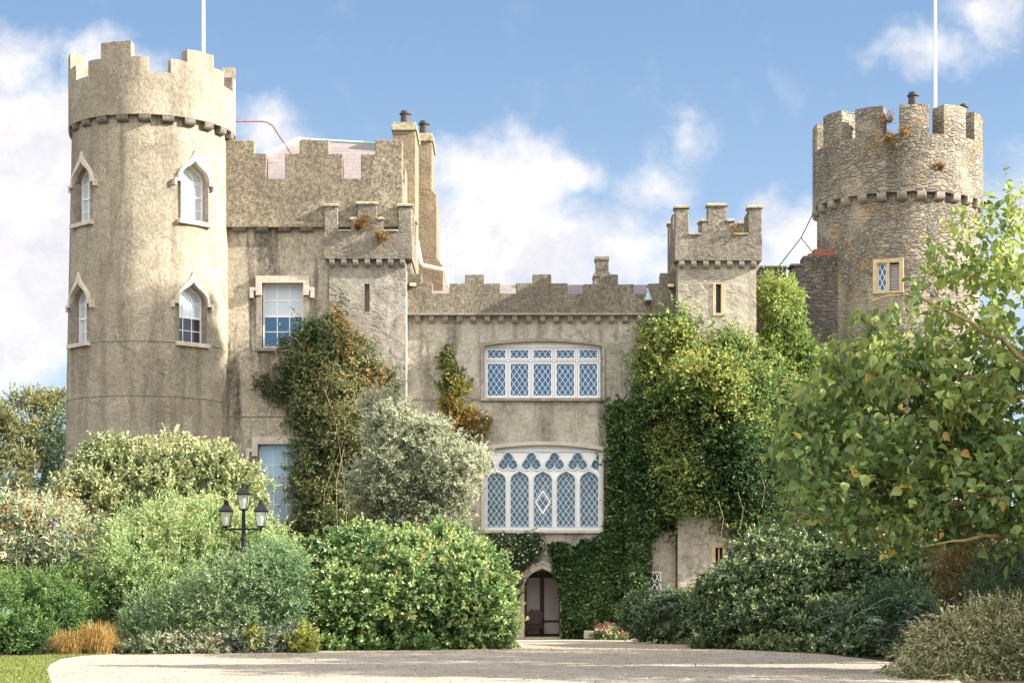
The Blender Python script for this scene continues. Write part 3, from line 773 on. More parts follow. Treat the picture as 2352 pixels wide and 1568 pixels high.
# chimney stacks at the wing's far side
def stack(name, px0, px1, Y0, Y1, steps, capy, label):
    """steps: (py_top, py_bottom, extra_right_px)"""
    mb = MB()
    for i, (t0, t1, ex0, ex1) in enumerate(steps):
        xa = X_(px0, Y0)
        mb.loft([[(xa, Y0, z), (X_(px1 + e, Y0), Y0, z), (X_(px1 + e, Y0), Y1, z), (xa, Y1, z)] for z, e in ((Z_(t1, Y0), ex1), (Z_(t0, Y0), ex0))])
    o = mb.obj(name, M['chimney'], wing, bevel=.02)
    o['label'] = label
    c = MB(); e = .07
    c.box(X_(px0, Y0) - e, X_(px1, Y0) + e, Y0 - e, Y1 + e, Z_(capy + 18, Y0), Z_(capy + 5, Y0))
    c.box(X_(px0, Y0) - .02, X_(px1, Y0) + .02, Y0 - .02, Y1 + .02, Z_(capy + 5, Y0), Z_(capy - 1, Y0) )
    c.obj('chimney_cap', M['coping'], o, bevel=.02)
stack('chimney', 903, 954, 74.0, 76.6, [(297, 640, 0, 0)], 282, 'nearer square chimney stack')
stack('chimney', 957, 992, 77.0, 79.4, [(321, 436, 0, 0), (436, 449, 0, 11), (449, 592, 11, 11), (592, 612, 11, 26), (612, 690, 26, 26)], 307, 'farther chimney stack that widens downwards')
chimney_pot(931, 256, 281, 75.0, .20, 'clay pot on the nearer square chimney of the wing')
chimney_pot(974, 279, 304, 78.0, .20, 'clay pot on the farther chimney of the wing')
tag(MB().tube([P(956, 528, 76.6), P(956, 546, 76.6), P(966, 603, 76.6), P(972, 610, 76.6), P(1022, 620, 76.6), P(1028, 650, 76.6)], .085, 8)
    .box(X_(950, 76.6), X_(961, 76.6), 76.4, 76.75, Z_(533, 76.6), Z_(521, 76.6)).obj('drainpipe', M['white'], smooth=50), 'white plastic drainpipe bending past the chimney stacks', 'drainpipe')
lc = MB(); yl = 78.6
for py in (533, 604):
    zc_ = Z_(py, yl)
    ptsr = [(X_(1026, yl) + .27 * math.cos(t), yl + .35 * math.sin(t), zc_) for t in [i * math.pi / 9 for i in range(19)]]
    lc.tube(ptsr, .018, 5)
for px, dy in ((1013, 0), (1039, .1), (1031, -.32), (1019, -.3)):
    lc.tube([(X_(px, yl), yl + dy, Z_(531, yl)), (X_(px, yl), yl + dy, Z_(690, yl))], .018, 5)
tag(lc.obj('ladder_cage', M['cream']), 'thin metal ladder cage standing on roof behind chimney', 'ladder cage')

# ------------------------------------------------------------------ square turrets
def square_turret(label, sx0, sx1, px0, px1, pyb, pysill, pysh, pytop, mats, cuts, mids, depth=3.5):
    Yf, Ys = 70.5, 70.7
    x0, x1, s0, s1 = X_(px0, Yf), X_(px1, Yf), X_(sx0, Ys), X_(sx1, Ys)
    z0, zs, zh, zt = Z_(pyb, Yf), Z_(pysill, Yf), Z_(pysh, Yf), Z_(pytop, Yf)
    t = thing('square_turret', ((s0 + s1) / 2, Ys, 0), label, 'turret', 'square turrets flanking the entrance')
    y1 = Yf + (x1 - x0) * depth / 3.3; ys1 = y1 - .2
    o = MB().box(s0, s1, Ys, ys1, 0, z0 + .02).obj('shaft', mats[0]); 
    if cuts: cut(o, cuts)
    o.modifiers.clear(); hang(o, t)
    th = .42
    outer = [(x0, Yf), (x1, Yf), (x1, y1), (x0, y1)]; inner = [(x0 + th, Yf + th), (x1 - th, Yf + th), (x1 - th, y1 - th), (x0 + th, y1 - th)]
    mb = MB(); mb.loft([[(x, y, z) for x, y in lp_] for lp_, z in ((outer, z0), (outer, zs), (inner, zs), (inner, z0), (outer, z0))], True, False)
    par = mb.obj('parapet', mats[1], t)
    cw = .52
    def cope(m_, xa, xb, ya, yb, z):
        e = .05; MB().loft([[(xa - e, ya - e, z), (xb + e, ya - e, z), (xb + e, yb + e, z), (xa - e, yb + e, z)],
                            [(xa - e, ya - e, z + .07), (xb + e, ya - e, z + .07), (xb + e, yb + e, z + .07), (xa - e, yb + e, z + .07)],
                            [(xa, ya, z + .11), (xb, ya, z + .11), (xb, yb, z + .11), (xa, yb, z + .11)]]).obj('coping', M['coping'], par)
    for xa, ya in ((x0, Yf), (x1 - cw, Yf), (x0, y1 - cw), (x1 - cw, y1 - cw)):
        MB().box(xa, xa + cw, ya, ya + cw, zs, zt).obj('merlon', mats[1], par, bevel=.03); cope(par, xa, xa + cw, ya, ya + cw, zt)
    ma, mb_, mc, md = [X_(p, Yf) for p in mids]
    for ya, yb in ((Yf, Yf + th), (y1 - th, y1)):
        MB().prism([(ma, zs), (ma, zh), (mb_, zh), (mb_, zt + .08), (mc, zt + .08), (mc, zh), (md, zh), (md, zs)], ya, yb).obj('merlon', mats[1], par, bevel=.03)
        cope(par, mb_, mc, ya, yb, zt + .08)
        cope(par, ma, mb_ - .06, ya, yb, zh); cope(par, mc + .06, md, ya, yb, zh)
    for ga, gb in ((x0 + cw, ma), (md, x1 - cw)):
        MB().box(ga + .005, gb - .005, Yf - .05, Yf + th + .04, zs + .003, zs + .075).obj('crenel_sill', M['coping'], par, bevel=.012)
    ym = (Yf + y1) / 2; hw, ht = (md - ma) / 2, (mc - mb_) / 2
    for xa in (x0, x1 - th):
        f = lambda u, d, z, xa=xa: (xa + d, ym + u, z)
        MB().prism([(-hw, zs), (-hw, zh), (-ht, zh), (-ht, zt + .08), (ht, zt + .08), (ht, zh), (hw, zh), (hw, zs)], 0, th, f).obj('merlon', mats[1], par, bevel=.03)
    # moulded string and corbels
    n = 7
    for i in range(n):
        u = s0 + .12 + (s1 - s0 - .24) * i / (n - 1)
        corbel('corbel', t, M['stone'], u - .1, u + .1, z0 + .001, .29, .19, facade(Ys))
    for i in range(1, n):
        u = Ys + .12 + (ys1 - Ys - .24) * i / (n - 1)
        corbel('corbel', t, M['stone'], u - .1, u + .1, z0 + .001, .29, .19, lambda uu, d, z: (s0 + d, uu, z))
        corbel('corbel', t, M['stone'], u - .1, u + .1, z0 + .001, .29, .19, lambda uu, d, z: (s1 - d, uu, z))
    return t
q7 = qf(70.7); f7 = facade(70.7)
def slit_cut(a, b, t0, t1): return MB().prism([q7(a, t1), q7(b, t1), q7(b, t0), q7(a, t0)], -.5, .45, f7)
t1 = square_turret('square turret with worn grey render and blocked slit, behind orange berry shrub', 756, 932, 745, 946, 594, 532, 505, 474, (M['turret'], M['turret_top']),
                   [slit_cut(837, 849, 652, 716)], (806, 821, 866, 880))
MB().prism([q7(838, 715), q7(848, 715), q7(848, 653), q7(838, 653)], .14, .2, f7).obj('window', M['corbel'], t1)
t2 = square_turret('square turret with pale render and tan framed slit window above green climber', 1557.5, 1737, 1551, 1750, 598, 540, 509, 478, (M['turret_pale'], M['turret_top']),
                   [slit_cut(1643, 1657, 652, 720), slit_cut(1643, 1661, 1256, 1300)], (1611, 1625, 1669, 1685))
sf = MB(); sf.strip([q7(1637, 725), q7(1665, 725), q7(1665, 651), q7(1637, 651)], [q7(1644, 719), q7(1656, 719), q7(1656, 652.5), q7(1644, 652.5)], -.03, .2, f7, True)
w2 = sf.obj('window', M['tan_stone'], t2, bevel=.01)
MB().prism([q7(1643, 720), q7(1657, 720), q7(1657, 652), q7(1643, 652)], .26, .3, f7).obj('pane', M['pane_dark'], w2)
sf = MB(); sf.strip([q7(1634, 1304), q7(1669, 1304), q7(1669, 1248), q7(1634, 1248)], [q7(1643, 1296), q7(1660, 1296), q7(1660, 1257), q7(1643, 1257)], -.03, .2, f7, True)
sf.prism([q7(1650, 1296), q7(1653, 1296), q7(1653, 1257), q7(1650, 1257)], .05, .1, f7)
w3 = sf.obj('window', M['tan_stone'], t2, bevel=.01)
MB().prism([q7(1643, 1299), q7(1661, 1299), q7(1661, 1256), q7(1643, 1256)], .2, .22, f7).obj('pane', M['pane_dark'], w3)

# ------------------------------------------------------------------ entrance hall between the turrets
YH = 72.0
hall = thing('entrance_hall', (X_(1245, YH), YH, 0), 'low grey rendered entrance range with leaded windows, arched doorway and stepped battlements', 'building')
qh, fh = qf(YH), facade(YH)
def arc_top(a, b, ends, mid, n=16):
    return [qh(a + (b - a) * i / n, ends - (ends - mid) * (1 - (2 * i / n - 1) ** 2)) for i in range(n + 1)]
def door_arch(hw, spring, apex, base, cx=1245.0, n=12):
    rt = bez((hw, spring), (hw, spring - (spring - apex) * .62), (hw * .42, apex + (spring - apex) * .12), (0, apex), n)
    pts = [(-hw, base)] + [(-u, y) for u, y in rt] + [(u, y) for u, y in rt[::-1][1:]] + [(hw, base)]
    return [qh(cx + u, y) for u, y in pts]
hw_ = MB().box(X_(926, YH), X_(1566, YH), YH, YH + 1.0, 0, Z_(722, YH)).obj('wall', M['hall'])
cut(hw_, [MB().prism([qh(1111, 918), qh(1382, 918)] + arc_top(1111, 1382, 795, 784)[::-1], -.5, .5, fh),
          MB().prism([qh(1112, 1220), qh(1382, 1220)] + arc_top(1112, 1382, 1034, 1022)[::-1], -.5, .5, fh),
          MB().prism(door_arch(41.5, 1353, 1305, 1480), -.5, 1.5, fh)])
hang(hw_, hall)
YQ = 71.74; qq, fq = qf(YQ), facade(YQ)
hp = MB(); hp.prism([qq(928, 721), qq(1560, 721), qq(1560, 674), qq(928, 674)], 0, .5, fq)
hpar = hp.obj('parapet', M['hall_top'], hall)
T, S, B_ = 628, 651, 674
for poly in ([(928, B_), (928, T), (968, T), (968, S), (994, S), (994, B_)],
             [(1032, B_), (1032, S), (1068, S), (1068, T), (1112, T), (1112, S), (1149, S), (1149, B_)],
             [(1185, B_), (1185, S), (1223, S), (1223, T), (1266, T), (1266, S), (1304, S), (1304, B_)],
             [(1340, B_), (1340, S), (1376, S), (1376, T), (1419.5, T), (1419.5, S), (1455.5, S), (1455.5, B_)],
             [(1488, B_), (1488, S), (1516, S), (1516, T), (1560, T), (1560, B_)]):
    MB().prism([qq(*p) for p in poly], 0, .5, fq).obj('merlon', M['hall_top'], hpar, bevel=.035)
MB().box(X_(928, YH), X_(1560, YH), YH - .30, YH + .1, Z_(725.5, YH), Z_(720.8, YH)).obj('string_or_crack_line', M['stone'], hall)
MB().box(X_(930, YH), X_(1560, YH), YH - .03, YH + .1, Z_(918.5, YH), Z_(915.5, YH)).obj('string_or_crack_line', M['stone'], hall)
for k in range(19):
    px = 960.3 + 31.75 * k
    corbel('corbel', hall, M['stone'], X_(px - 6, YH), X_(px + 6, YH), Z_(725.5, YH), .30, .20, fh)
rb = MB(); xa, xb = X_(934, YH), X_(1556, YH)
rb.add([(xa, 72.7, Z_(700, 72.7)), (xb, 72.7, Z_(700, 72.7)), (xb, 79, Z_(654, 79)), (xa, 79, Z_(654, 79)), (xa, 79, 12), (xb, 79, 12), (xa, 72.7, 12), (xb, 72.7, 12)], [(0, 1, 2, 3), (3, 2, 5, 4), (0, 6, 7, 1), (0, 3, 4, 6), (1, 7, 5, 2)])
rb.obj('roof', M['slate'], hall)
cs = MB(); yc = 76.0
cs.box(X_(1363, yc), X_(1404, yc), yc, yc + .8, 12, Z_(636, yc))
cs.loft([[(X_(a, yc), ya, Z_(z, yc)), (X_(b, yc), ya, Z_(z, yc)), (X_(b, yc), yb, Z_(z, yc)), (X_(a, yc), yb, Z_(z, yc))] for a, b, ya, yb, z in ((1362, 1405, yc - .03, yc + .83, 636), (1362, 1405, yc - .03, yc + .83, 632), (1369, 1398, yc + .08, yc + .7, 622), (1369, 1398, yc + .08, yc + .7, 598), (1366, 1400, yc + .04, yc + .75, 596), (1367, 1399, yc + .05, yc + .74, 588))])
cs.obj('chimney', M['turret_top'], hall, bevel=.02)

# upper leaded window
mb = MB()
xl = [1113.5 + 52.8 * k for k in range(6)]
def bar(mb, a, b, t, bt, d0, d1): mb.prism([qh(a, bt), qh(b, bt), qh(b, t), qh(a, t)], d0, d1, fh)
for k, x in enumerate(xl):
    bar(mb, x - 1.6 + .5, x + 1.6 + .5, 796.5, 914, .14, .30)
for t0 in (795, 826.2, 912): bar(mb, 1112, 1380.5, t0, t0 + 2.8, .143, .297)
mb.prism([qh(1112, 796)] + [qh(1380.5, 796)] + arc_top(1112, 1380.5, 795.5, 784.5)[::-1], .12, .3, fh)
uw = mb.obj('window', M['cream'], hall); uw['label'] = 'upper window of five diamond leaded lights'
MB().prism([qh(1112, 914), qh(1381, 914), qh(1381, 797), qh(1112, 797)], .24, .245, fh).obj('pane', M['pane'], uw)
for k in range(5):
    x0, x1 = xl[k] + 3.2, xl[k + 1] - 2.2
    for y0, y1 in ((799, 824.5), (830.5, 911)):
        c = MB(); e = 3.4
        c.strip([qh(x0, y1), qh(x1, y1), qh(x1, y0), qh(x0, y0)], [qh(x0 + e, y1 - e), qh(x1 - e, y1 - e), qh(x1 - e, y0 + e), qh(x0 + e, y0 + e)], .16, .24, fh, True)
        (ua, za), (ub, zb_) = qh(x0 + e, y1 - e), qh(x1 - e, y0 + e)
        lattice(c, ua, ub, za, zb_, .225, .33, .017, fh, .205, .222)
        c.obj('casement', M['white'], uw)
so_ = [qh(1104, 919)] + arc_top(1104, 1389, 787.5, 777) + [qh(1389, 919)]
si_ = [qh(1111.5, 919)] + arc_top(1111.5, 1381.5, 795, 784.3) + [qh(1381.5, 919)]
MB().strip(so_, si_, -.10, .22, fh).obj('stone_surround', M['stone'], uw, bevel=.012)
MB().prism([qh(1104, 921), qh(1389, 921), qh(1389, 914.5), qh(1104, 914.5)], -.13, .3, fh).obj('sill', M['stone'], uw, bevel=.01)

# lower traceried window
def Q2(px, py): return qh(px, py)
rim = [Q2(1113, 1217), Q2(1381, 1217), Q2(1381, 1035), Q2(1113, 1035)]
holes = []; lanc = []
for k in range(5):
    cx = 1140.3 + 53.35 * k
    hwid, sp, ap, bt = 20.5, 1104, 1082, 1208
    rt = bez((hwid, sp), (hwid, sp - 15), (7, ap + 6), (0, ap), 10)
    poly = [(cx - hwid, bt)] + [(cx - u, y) for u, y in rt] + [(cx + u, y) for u, y in rt[::-1][1:]] + [(cx + hwid, bt)]
    lanc.append((cx, poly)); holes.append([Q2(*p) for p in poly])
tre = []
def trefoil(cx, cy, clip=None, grow=0.0):
    cs_ = [(0, -8.6), (-11.2, 7.6), (11.2, 7.6)]; r = 10.6 + grow; pts = []
    for i in range(72):
        t = 2 * math.pi * i / 72; d = (math.cos(t), math.sin(t)); best = 0
        for a, b in cs_:
            pr = a * d[0] + b * d[1]; h = a * a + b * b - pr * pr
            if h < r * r: best = max(best, pr + math.sqrt(r * r - h))
        pts.append((cx + d[0] * best, cy + d[1] * best))
    if clip:
        right = cx < clip[0]                       # cut by the frame at one end of the window
        ks = range(-18, 19) if right else range(18, 55)
        pts = [pts[k % 72] for k in ks]; e_ = clip[0] if right else clip[1]
        pts = [p for p in pts if (p[0] > e_ + .4 if right else p[0] < e_ - .4)]
        pts = [(e_, pts[0][1])] + pts + [(e_, pts[-1][1])]
    return pts
for k in range(6):
    cx = 1113.6 + 53.35 * k
    tp = trefoil(cx, 1059, (1118, 1376) if k in (0, 5) else None); tre.append((cx, tp)); holes.append([Q2(*p) for p in tp])
def dedupe(pl):
    out = []
    for p in pl:
        if not out or math.hypot(p[0] - out[-1][0], p[1] - out[-1][1]) > .004: out.append(p)
    return out
lw = MB().prism(rim, .10, .22, fh).obj('window', M['cream'])
cut(lw, [MB().prism(dedupe(h), .0, .4, fh) for h in holes])
hang(lw, hall)
lw['label'] = 'lower window with trefoil tracery over five lancets'
# raised grey-blue mouldings round every opening
mo = MB()
def mould(poly, g0, g1, cxy):
    ins, outs = [], []
    n = len(poly)
    for i, p in enumerate(poly):
        a, b = poly[i - 1], poly[(i + 1) % n]
        tx, ty = b[0] - a[0], b[1] - a[1]; l = math.hypot(tx, ty) or 1
        nx, ny = ty / l, -tx / l
        if (p[0] - cxy[0]) * nx + (p[1] - cxy[1]) * ny < 0: nx, ny = -nx, -ny
        ins.append(Q2(p[0] + nx * g0, p[1] + ny * g0)); outs.append(Q2(p[0] + nx * g1, p[1] + ny * g1))
    mo.strip(outs, ins, .062, .115, fh, True)
for cx, poly in lanc: mould(poly, 1.0, 3.4, (cx, 1150))
for cx, poly in tre[1:5]: mould(trefoil(cx, 1059, None, .8), .2, 2.8, (cx, 1059))
for x0, x1, y0, y1 in ((1113, 1381, 1033, 1037), (1113, 1381, 1213, 1218), (1112, 1116, 1037, 1213), (1378, 1382, 1037, 1213)): bar(mo, x0, x1, y0, y1, .05, .12)
# sweeping ribs from the lancet heads up between the trefoils
for k in range(5):
    cx = 1140.3 + 53.35 * k
    for s in (-1, 1):
        c_ = bez((cx + s * 1.5, 1079), (cx + s * 3, 1060), (cx + s * 14, 1052), (cx + s * 22, 1037), 10)
        mo.strip([Q2(x - 1.3, y) for x, y in c_], [Q2(x + 1.3, y) for x, y in c_], .066, .112, fh)
mo.obj('tracery_moulding', M['greypaint'], lw)
MB().prism([Q2(1112.5, 1035), Q2(1381.5, 1035)] + arc_top(1112.5, 1381.5, 1034.5, 1022.5)[::-1], .10, .3, fh).obj('lunette_panel', M['cream'], lw)
MB().prism([Q2(1113, 1217), Q2(1381, 1217), Q2(1381, 1035), Q2(1113, 1035)], .27, .275, fh).obj('pane', M['pane_hall'], lw)
for cx, poly in lanc:
    c = MB(); (ua, za), (ub, zb_) = Q2(cx - 20.4, 1209), Q2(cx + 20.4, 1080)
    lattice(c, ua, ub, za, zb_, .215, .31, .0165, fh, .225, .245)
    if abs(cx - 1247) < 5:
        dm = lambda k: [Q2(cx - 19 * k, 1152), Q2(cx, 1152 + 29 * k), Q2(cx + 19 * k, 1152), Q2(cx, 1152 - 29 * k)]
        c.strip(dm(1.0), dm(.78), .215, .24, fh, True)
    c.obj('lattice', M['white'], lw)
for cx, poly in tre:
    c = MB(); (ua, za), (ub, zb_) = Q2(max(1114, cx - 22), 1078), Q2(min(1380, cx + 22), 1040)
    lattice(c, ua, ub, za, zb_, .192, .275, .012, fh, .23, .245); c.obj('lattice', M['greypaint'], lw)
so_ = [qh(1105.5, 1222)] + arc_top(1105.5, 1386, 1026.5, 1014) + [qh(1386, 1222)]
si_ = [qh(1112.5, 1222)] + arc_top(1112.5, 1381.5, 1034, 1022.3) + [qh(1381.5, 1222)]
MB().strip(so_, si_, -.12, .18, fh).obj('stone_surround', M['pale_stone'], lw, bevel=.012)
MB().prism([qh(1105, 1224), qh(1387, 1224), qh(1387, 1217), qh(1105, 1217)], -.14, .3, fh).obj('sill', M['pale_stone'], lw, bevel=.012)

# doorway
ds = MB(); ds.strip(door_arch(55, 1359, 1291.5, 1467.5), door_arch(41.5, 1353, 1305, 1467.5), -.09, .5, fh)
ds.strip(door_arch(59, 1360, 1287, 1362), door_arch(54, 1359, 1292.5, 1362), -.13, .1, fh)
dw = ds.obj('doorway', M['pale_stone'], hall, bevel=.015)
MB().box(X_(1203, YH), X_(1287, YH), YH - .1, YH + 1.0, 0.0, .05).obj('threshold', M['pale_stone'], dw)
yb_ = 74.0
rm = MB(); rx0, rx1 = X_(1190, YH), X_(1305, YH)
rm.box(rx0 - .1, rx1 + .1, yb_, yb_ + .1, 0, 4.2); rm.box(rx0 - .1, rx0, YH + 1.0, yb_, 0, 4.2); rm.box(rx1, rx1 + .1, YH + 1.0, yb_, 0, 4.2); rm.box(rx0 - .1, rx1 + .1, YH + 1, yb_ + .1, 4.2, 4.3)
rm.obj('porch_room', M['plaster'], hall)
MB().box(rx0, rx1, YH + 1.0, yb_, .0, .045).obj('porch_floor', M['oak'], hall)
qb = qf(yb_); tf = MB()
for a, b in ((1198, 1210), (1240, 1250), (1284, 1296)): tf.box(X_(a, yb_), X_(b, yb_), yb_ - .07, yb_ + .02, .045, 2.65)
tf.box(X_(1198, yb_), X_(1296, yb_), yb_ - .08, yb_ + .02, 2.40, 2.62)
tf.box(X_(1250, yb_) , X_(1284, yb_), yb_ - .05, yb_ + .02, .62, .70); tf.box(X_(1210, yb_), X_(1284, yb_), yb_ - .05, yb_ + .02, .05, .16)
tf.obj('timber_frame', M['wood'], hall)
MB().box(X_(1203.5, YH) - .01, X_(1203.5, YH) + .05, YH + .5, YH + 1.35, .05, 2.05).obj('door', M['oak'], hall)
bx0, bx1 = X_(1207, 73.4), X_(1249, 73.4); by = 73.35
bench = thing('wooden_bench', ((bx0 + bx1) / 2, by, .045), 'carved dark wooden bench standing inside the arched doorway', 'bench')
MB().box(bx0, bx1, by, by + .45, .50, .55).obj('seat', M['wood'], bench, bevel=.01)
n = 16; wl = bx1 - bx0
MB().prism([(bx0, .55), (bx1, .55)] + [(bx1 - wl * i / n, 1.02 + .10 * math.sin(math.pi * i / n) + .03 * math.cos(6 * math.pi * i / n)) for i in range(n + 1)], by + .43, by + .48).obj('backrest', simple('red_brown_wood', (0.13, 0.055, 0.045), 0.35, 0.5, 0.3, 7), bench, bevel=.01)
MB().box(bx0, bx1, by, by + .03, .38, .497).obj('seat_rail', M['wood'], bench)
for xa in (bx0, bx1 - .07):
    for ya in (by, by + .40): MB().lathe((xa + .035, ya + .03, .045), [(.035, 0), (.028, .1), (.04, .2), (.03, .33), (.035, .45)], 10).obj('leg', M['wood'], bench)
    MB().box(xa, xa + .07, by, by + .42, .80, .86).lathe((xa + .035, by + .035, .55), [(.03, 0), (.04, .12), (.03, .25)], 10).obj('armrest', M['wood'], bench)

# small bay right of the door
yb2 = 71.25; q2, f2_ = qf(yb2), facade(yb2)
bay = thing('stone_bay', (X_(1510, yb2), yb2, 0), 'pinkish rendered stone bay with white lattice window at turret foot', 'building')
bo = MB().box(X_(1440, yb2), X_(1552, yb2), yb2, 72.0, 0, Z_(1222, yb2)).obj('wall', M['turret_pale'])
cut(bo, [MB().prism([q2(1489, 1392), q2(1519, 1392), q2(1519, 1311), q2(1489, 1311)], -.3, .35, f2_)]); hang(bo, bay)
MB().loft([[(X_(1440, yb2), yb2 - .06, Z_(1228, yb2)), (X_(1552, yb2), yb2 - .06, Z_(1228, yb2)), (X_(1552, yb2), yb2 - .06, Z_(1222, yb2)), (X_(1440, yb2), yb2 - .06, Z_(1222, yb2))], [(X_(1440, yb2), yb2 + .74, Z_(1222, yb2) + .0), (X_(1552, yb2), yb2 + .74, Z_(1222, yb2)), (X_(1552, yb2), yb2 + .74, Z_(1205, yb2)), (X_(1440, yb2), yb2 + .74, Z_(1205, yb2))]]).obj('coping', M['stone'], bay)
for px in (1501, 1531): corbel('corbel', bay, M['stone'], X_(px - 6, yb2), X_(px + 6, yb2), Z_(1228, yb2), .3, .16, f2_)
c = MB(); c.strip([q2(1489, 1392), q2(1519, 1392), q2(1519, 1311), q2(1489, 1311)], [q2(1492.5, 1388), q2(1515.5, 1388), q2(1515.5, 1315), q2(1492.5, 1315)], .03, .12, f2_, True)
(ua, za), (ub, zb_) = q2(1492.5, 1388), q2(1515.5, 1315); lattice(c, ua, ub, za, zb_, .20, .46, .035, f2_, .06, .09)
bw = c.obj('window', M['white'], bay)
MB().prism([q2(1490, 1391), q2(1518, 1391), q2(1518, 1312), q2(1490, 1312)], .1, .105, f2_).obj('pane', M['pane_dark'], bw)

# ------------------------------------------------------------------ rubble curtain wall by the right tower
yc2 = 76.2; qc, fc = qf(yc2), facade(yc2)
cwl = thing('curtain_wall', (X_(1820, yc2), yc2, 0), 'shade darkened rubble curtain wall stepping up to the rubble round tower', 'wall')
MB().prism([qc(1700, 1395), qc(1960, 1395), qc(1960, 652), qc(1700, 652)], 0, .9, fc).obj('wall', M['rubble_shaded'], cwl)
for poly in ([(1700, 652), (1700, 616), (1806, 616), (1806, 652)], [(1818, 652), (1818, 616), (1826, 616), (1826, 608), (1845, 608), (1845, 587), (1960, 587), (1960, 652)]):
    MB().prism([qc(*p) for p in poly], 0, .9, fc).obj('merlon', M['rubble_shaded'], cwl, bevel=.03)
for a, b, y in ((1700, 1808, 616), (1816, 1846, 611)):
    MB().prism([qc(a, y), qc(b, y), qc(b, y - 5), qc(a, y - 5)], -.06, .96, fc).obj('coping', M['corbel'], cwl)
MB().prism([qc(1860, 587), qc(1960, 587), qc(1960, 570), qc(1872, 570), qc(1872, 580), qc(1860, 580)], .2, .8, fc).obj('brick_pier', simple('red_brick', (0.30, 0.12, 0.09), 0.9, 0.1, 0.4, 8, 0.02), cwl)
tag(MB().tube([P(1787, 614, 76.4), P(1840, 546, 76.6), P(1866, 494, 77.0)], .022, 5).tube([P(1840, 546, 76.6), P(1868, 582, 76.6)], .018, 5).obj('cable', M['black']), 'thin black forked cable from curtain wall up to rubble tower', 'cable')

# ------------------------------------------------------------------ fittings on the walls
def floodlight(px, py, Y, s, label):
    t = thing('floodlight', P(px, py, Y), label, 'floodlight', 'floodlights on the parapet')
    x, y, z = P(px, py, Y)
    MB().loft([[(x - .17 * s, y - .26, z - .11), (x + .13 * s, y - .22, z - .10), (x + .13 * s, y - .1, z + .10), (x - .17 * s, y - .14, z + .09)], [(x - .13 * s, y - .02, z - .07), (x + .10 * s, y - .02, z - .07), (x + .10 * s, y + .02, z + .08), (x - .13 * s, y + .02, z + .08)]]).obj('housing', M['black'], t)
    MB().loft([[(x - .15 * s, y - .272, z - .09), (x + .11 * s, y - .232, z - .08), (x + .11 * s, y - .15, z + .06), (x - .15 * s, y - .19, z + .05)], [(x - .15 * s, y - .255, z - .09), (x + .11 * s, y - .215, z - .08), (x + .11 * s, y - .13, z + .06), (x - .15 * s, y - .17, z + .05)]]).obj('lens', M['gold'], t)
    MB().tube([(x, y - .05, z), (x + .25 * s, y + .12, z + .02)], .03, 6).obj('bracket', M['black'], t)
floodlight(948, 654, 71.72, -1, 'small black floodlight beside the worn grey turret')
floodlight(1541, 656, 71.72, 1, 'small black floodlight beside the pale turret with tan slit')
cx_, cy_, cz_ = P(1489, 690, 71.5)
cc = thing('security_camera', (cx_, cy_, cz_), 'grey dome security camera hanging from gooseneck on the parapet', 'camera')
MB().lathe((cx_, cy_, cz_ - .02), [(.09, 0), (.16, .02), (.16, .07), (.12, .16), (.07, .30), (.05, .36)], 16).obj('housing', M['camgrey'], cc, smooth=40)
MB().lathe((cx_, cy_, cz_ - .16), [(.01, 0), (.07, .02), (.10, .07), (.10, .14)], 16).obj('dome', M['pane_dark'], cc, smooth=60)
MB().tube([(cx_, cy_, cz_ + .33), (cx_ - .03, cy_ + .02, cz_ + .45), (cx_ - .03, cy_ + .15, cz_ + .46), (cx_ - .03, cy_ + .26, cz_ + .40)], .045, 8).obj('gooseneck', M['camgrey'], cc, smooth=60)

# ------------------------------------------------------------------ lamp posts
def lantern(parent, x, y, z):
    """four-sided street lantern, glass base at z"""
    def sq(h, s): return [(x - s, y - s, h), (x + s, y - s, h), (x + s, y + s, h), (x - s, y + s, h)]
    L = MB()
    L.loft([sq(z - .02, .10), sq(z, .12), sq(z + .03, .12)])
    for a, b in ((-1, -1), (1, -1), (1, 1), (-1, 1)):
        L.tube([(x + a * .105, y + b * .105, z + .02), (x + a * .17, y + b * .17, z + .46)], .013, 5)
    L.loft([sq(z + .44, .182), sq(z + .475, .20), sq(z + .49, .195), sq(z + .56, .145), sq(z + .65, .085), sq(z + .66, .075)])
    L.lathe((x, y, z + .66), [(.07, 0), (.075, .07), (.055, .09), (.06, .13), (.02, .14)], 10)
    o = L.obj('lantern', M['black'], parent)
    g = MB(); g.loft([sq(z + .03, .098), sq(z + .45, .163)], True, False); g.obj('glass', M['lantern_glass'], o)
    MB().lathe((x, y, z + .10), [(.02, -.08), (.03, 0), (.03, .05), (.06, .12), (.065, .17), (.03, .23), (.001, .24)], 10).obj('bulb', M['white'], o, smooth=60)

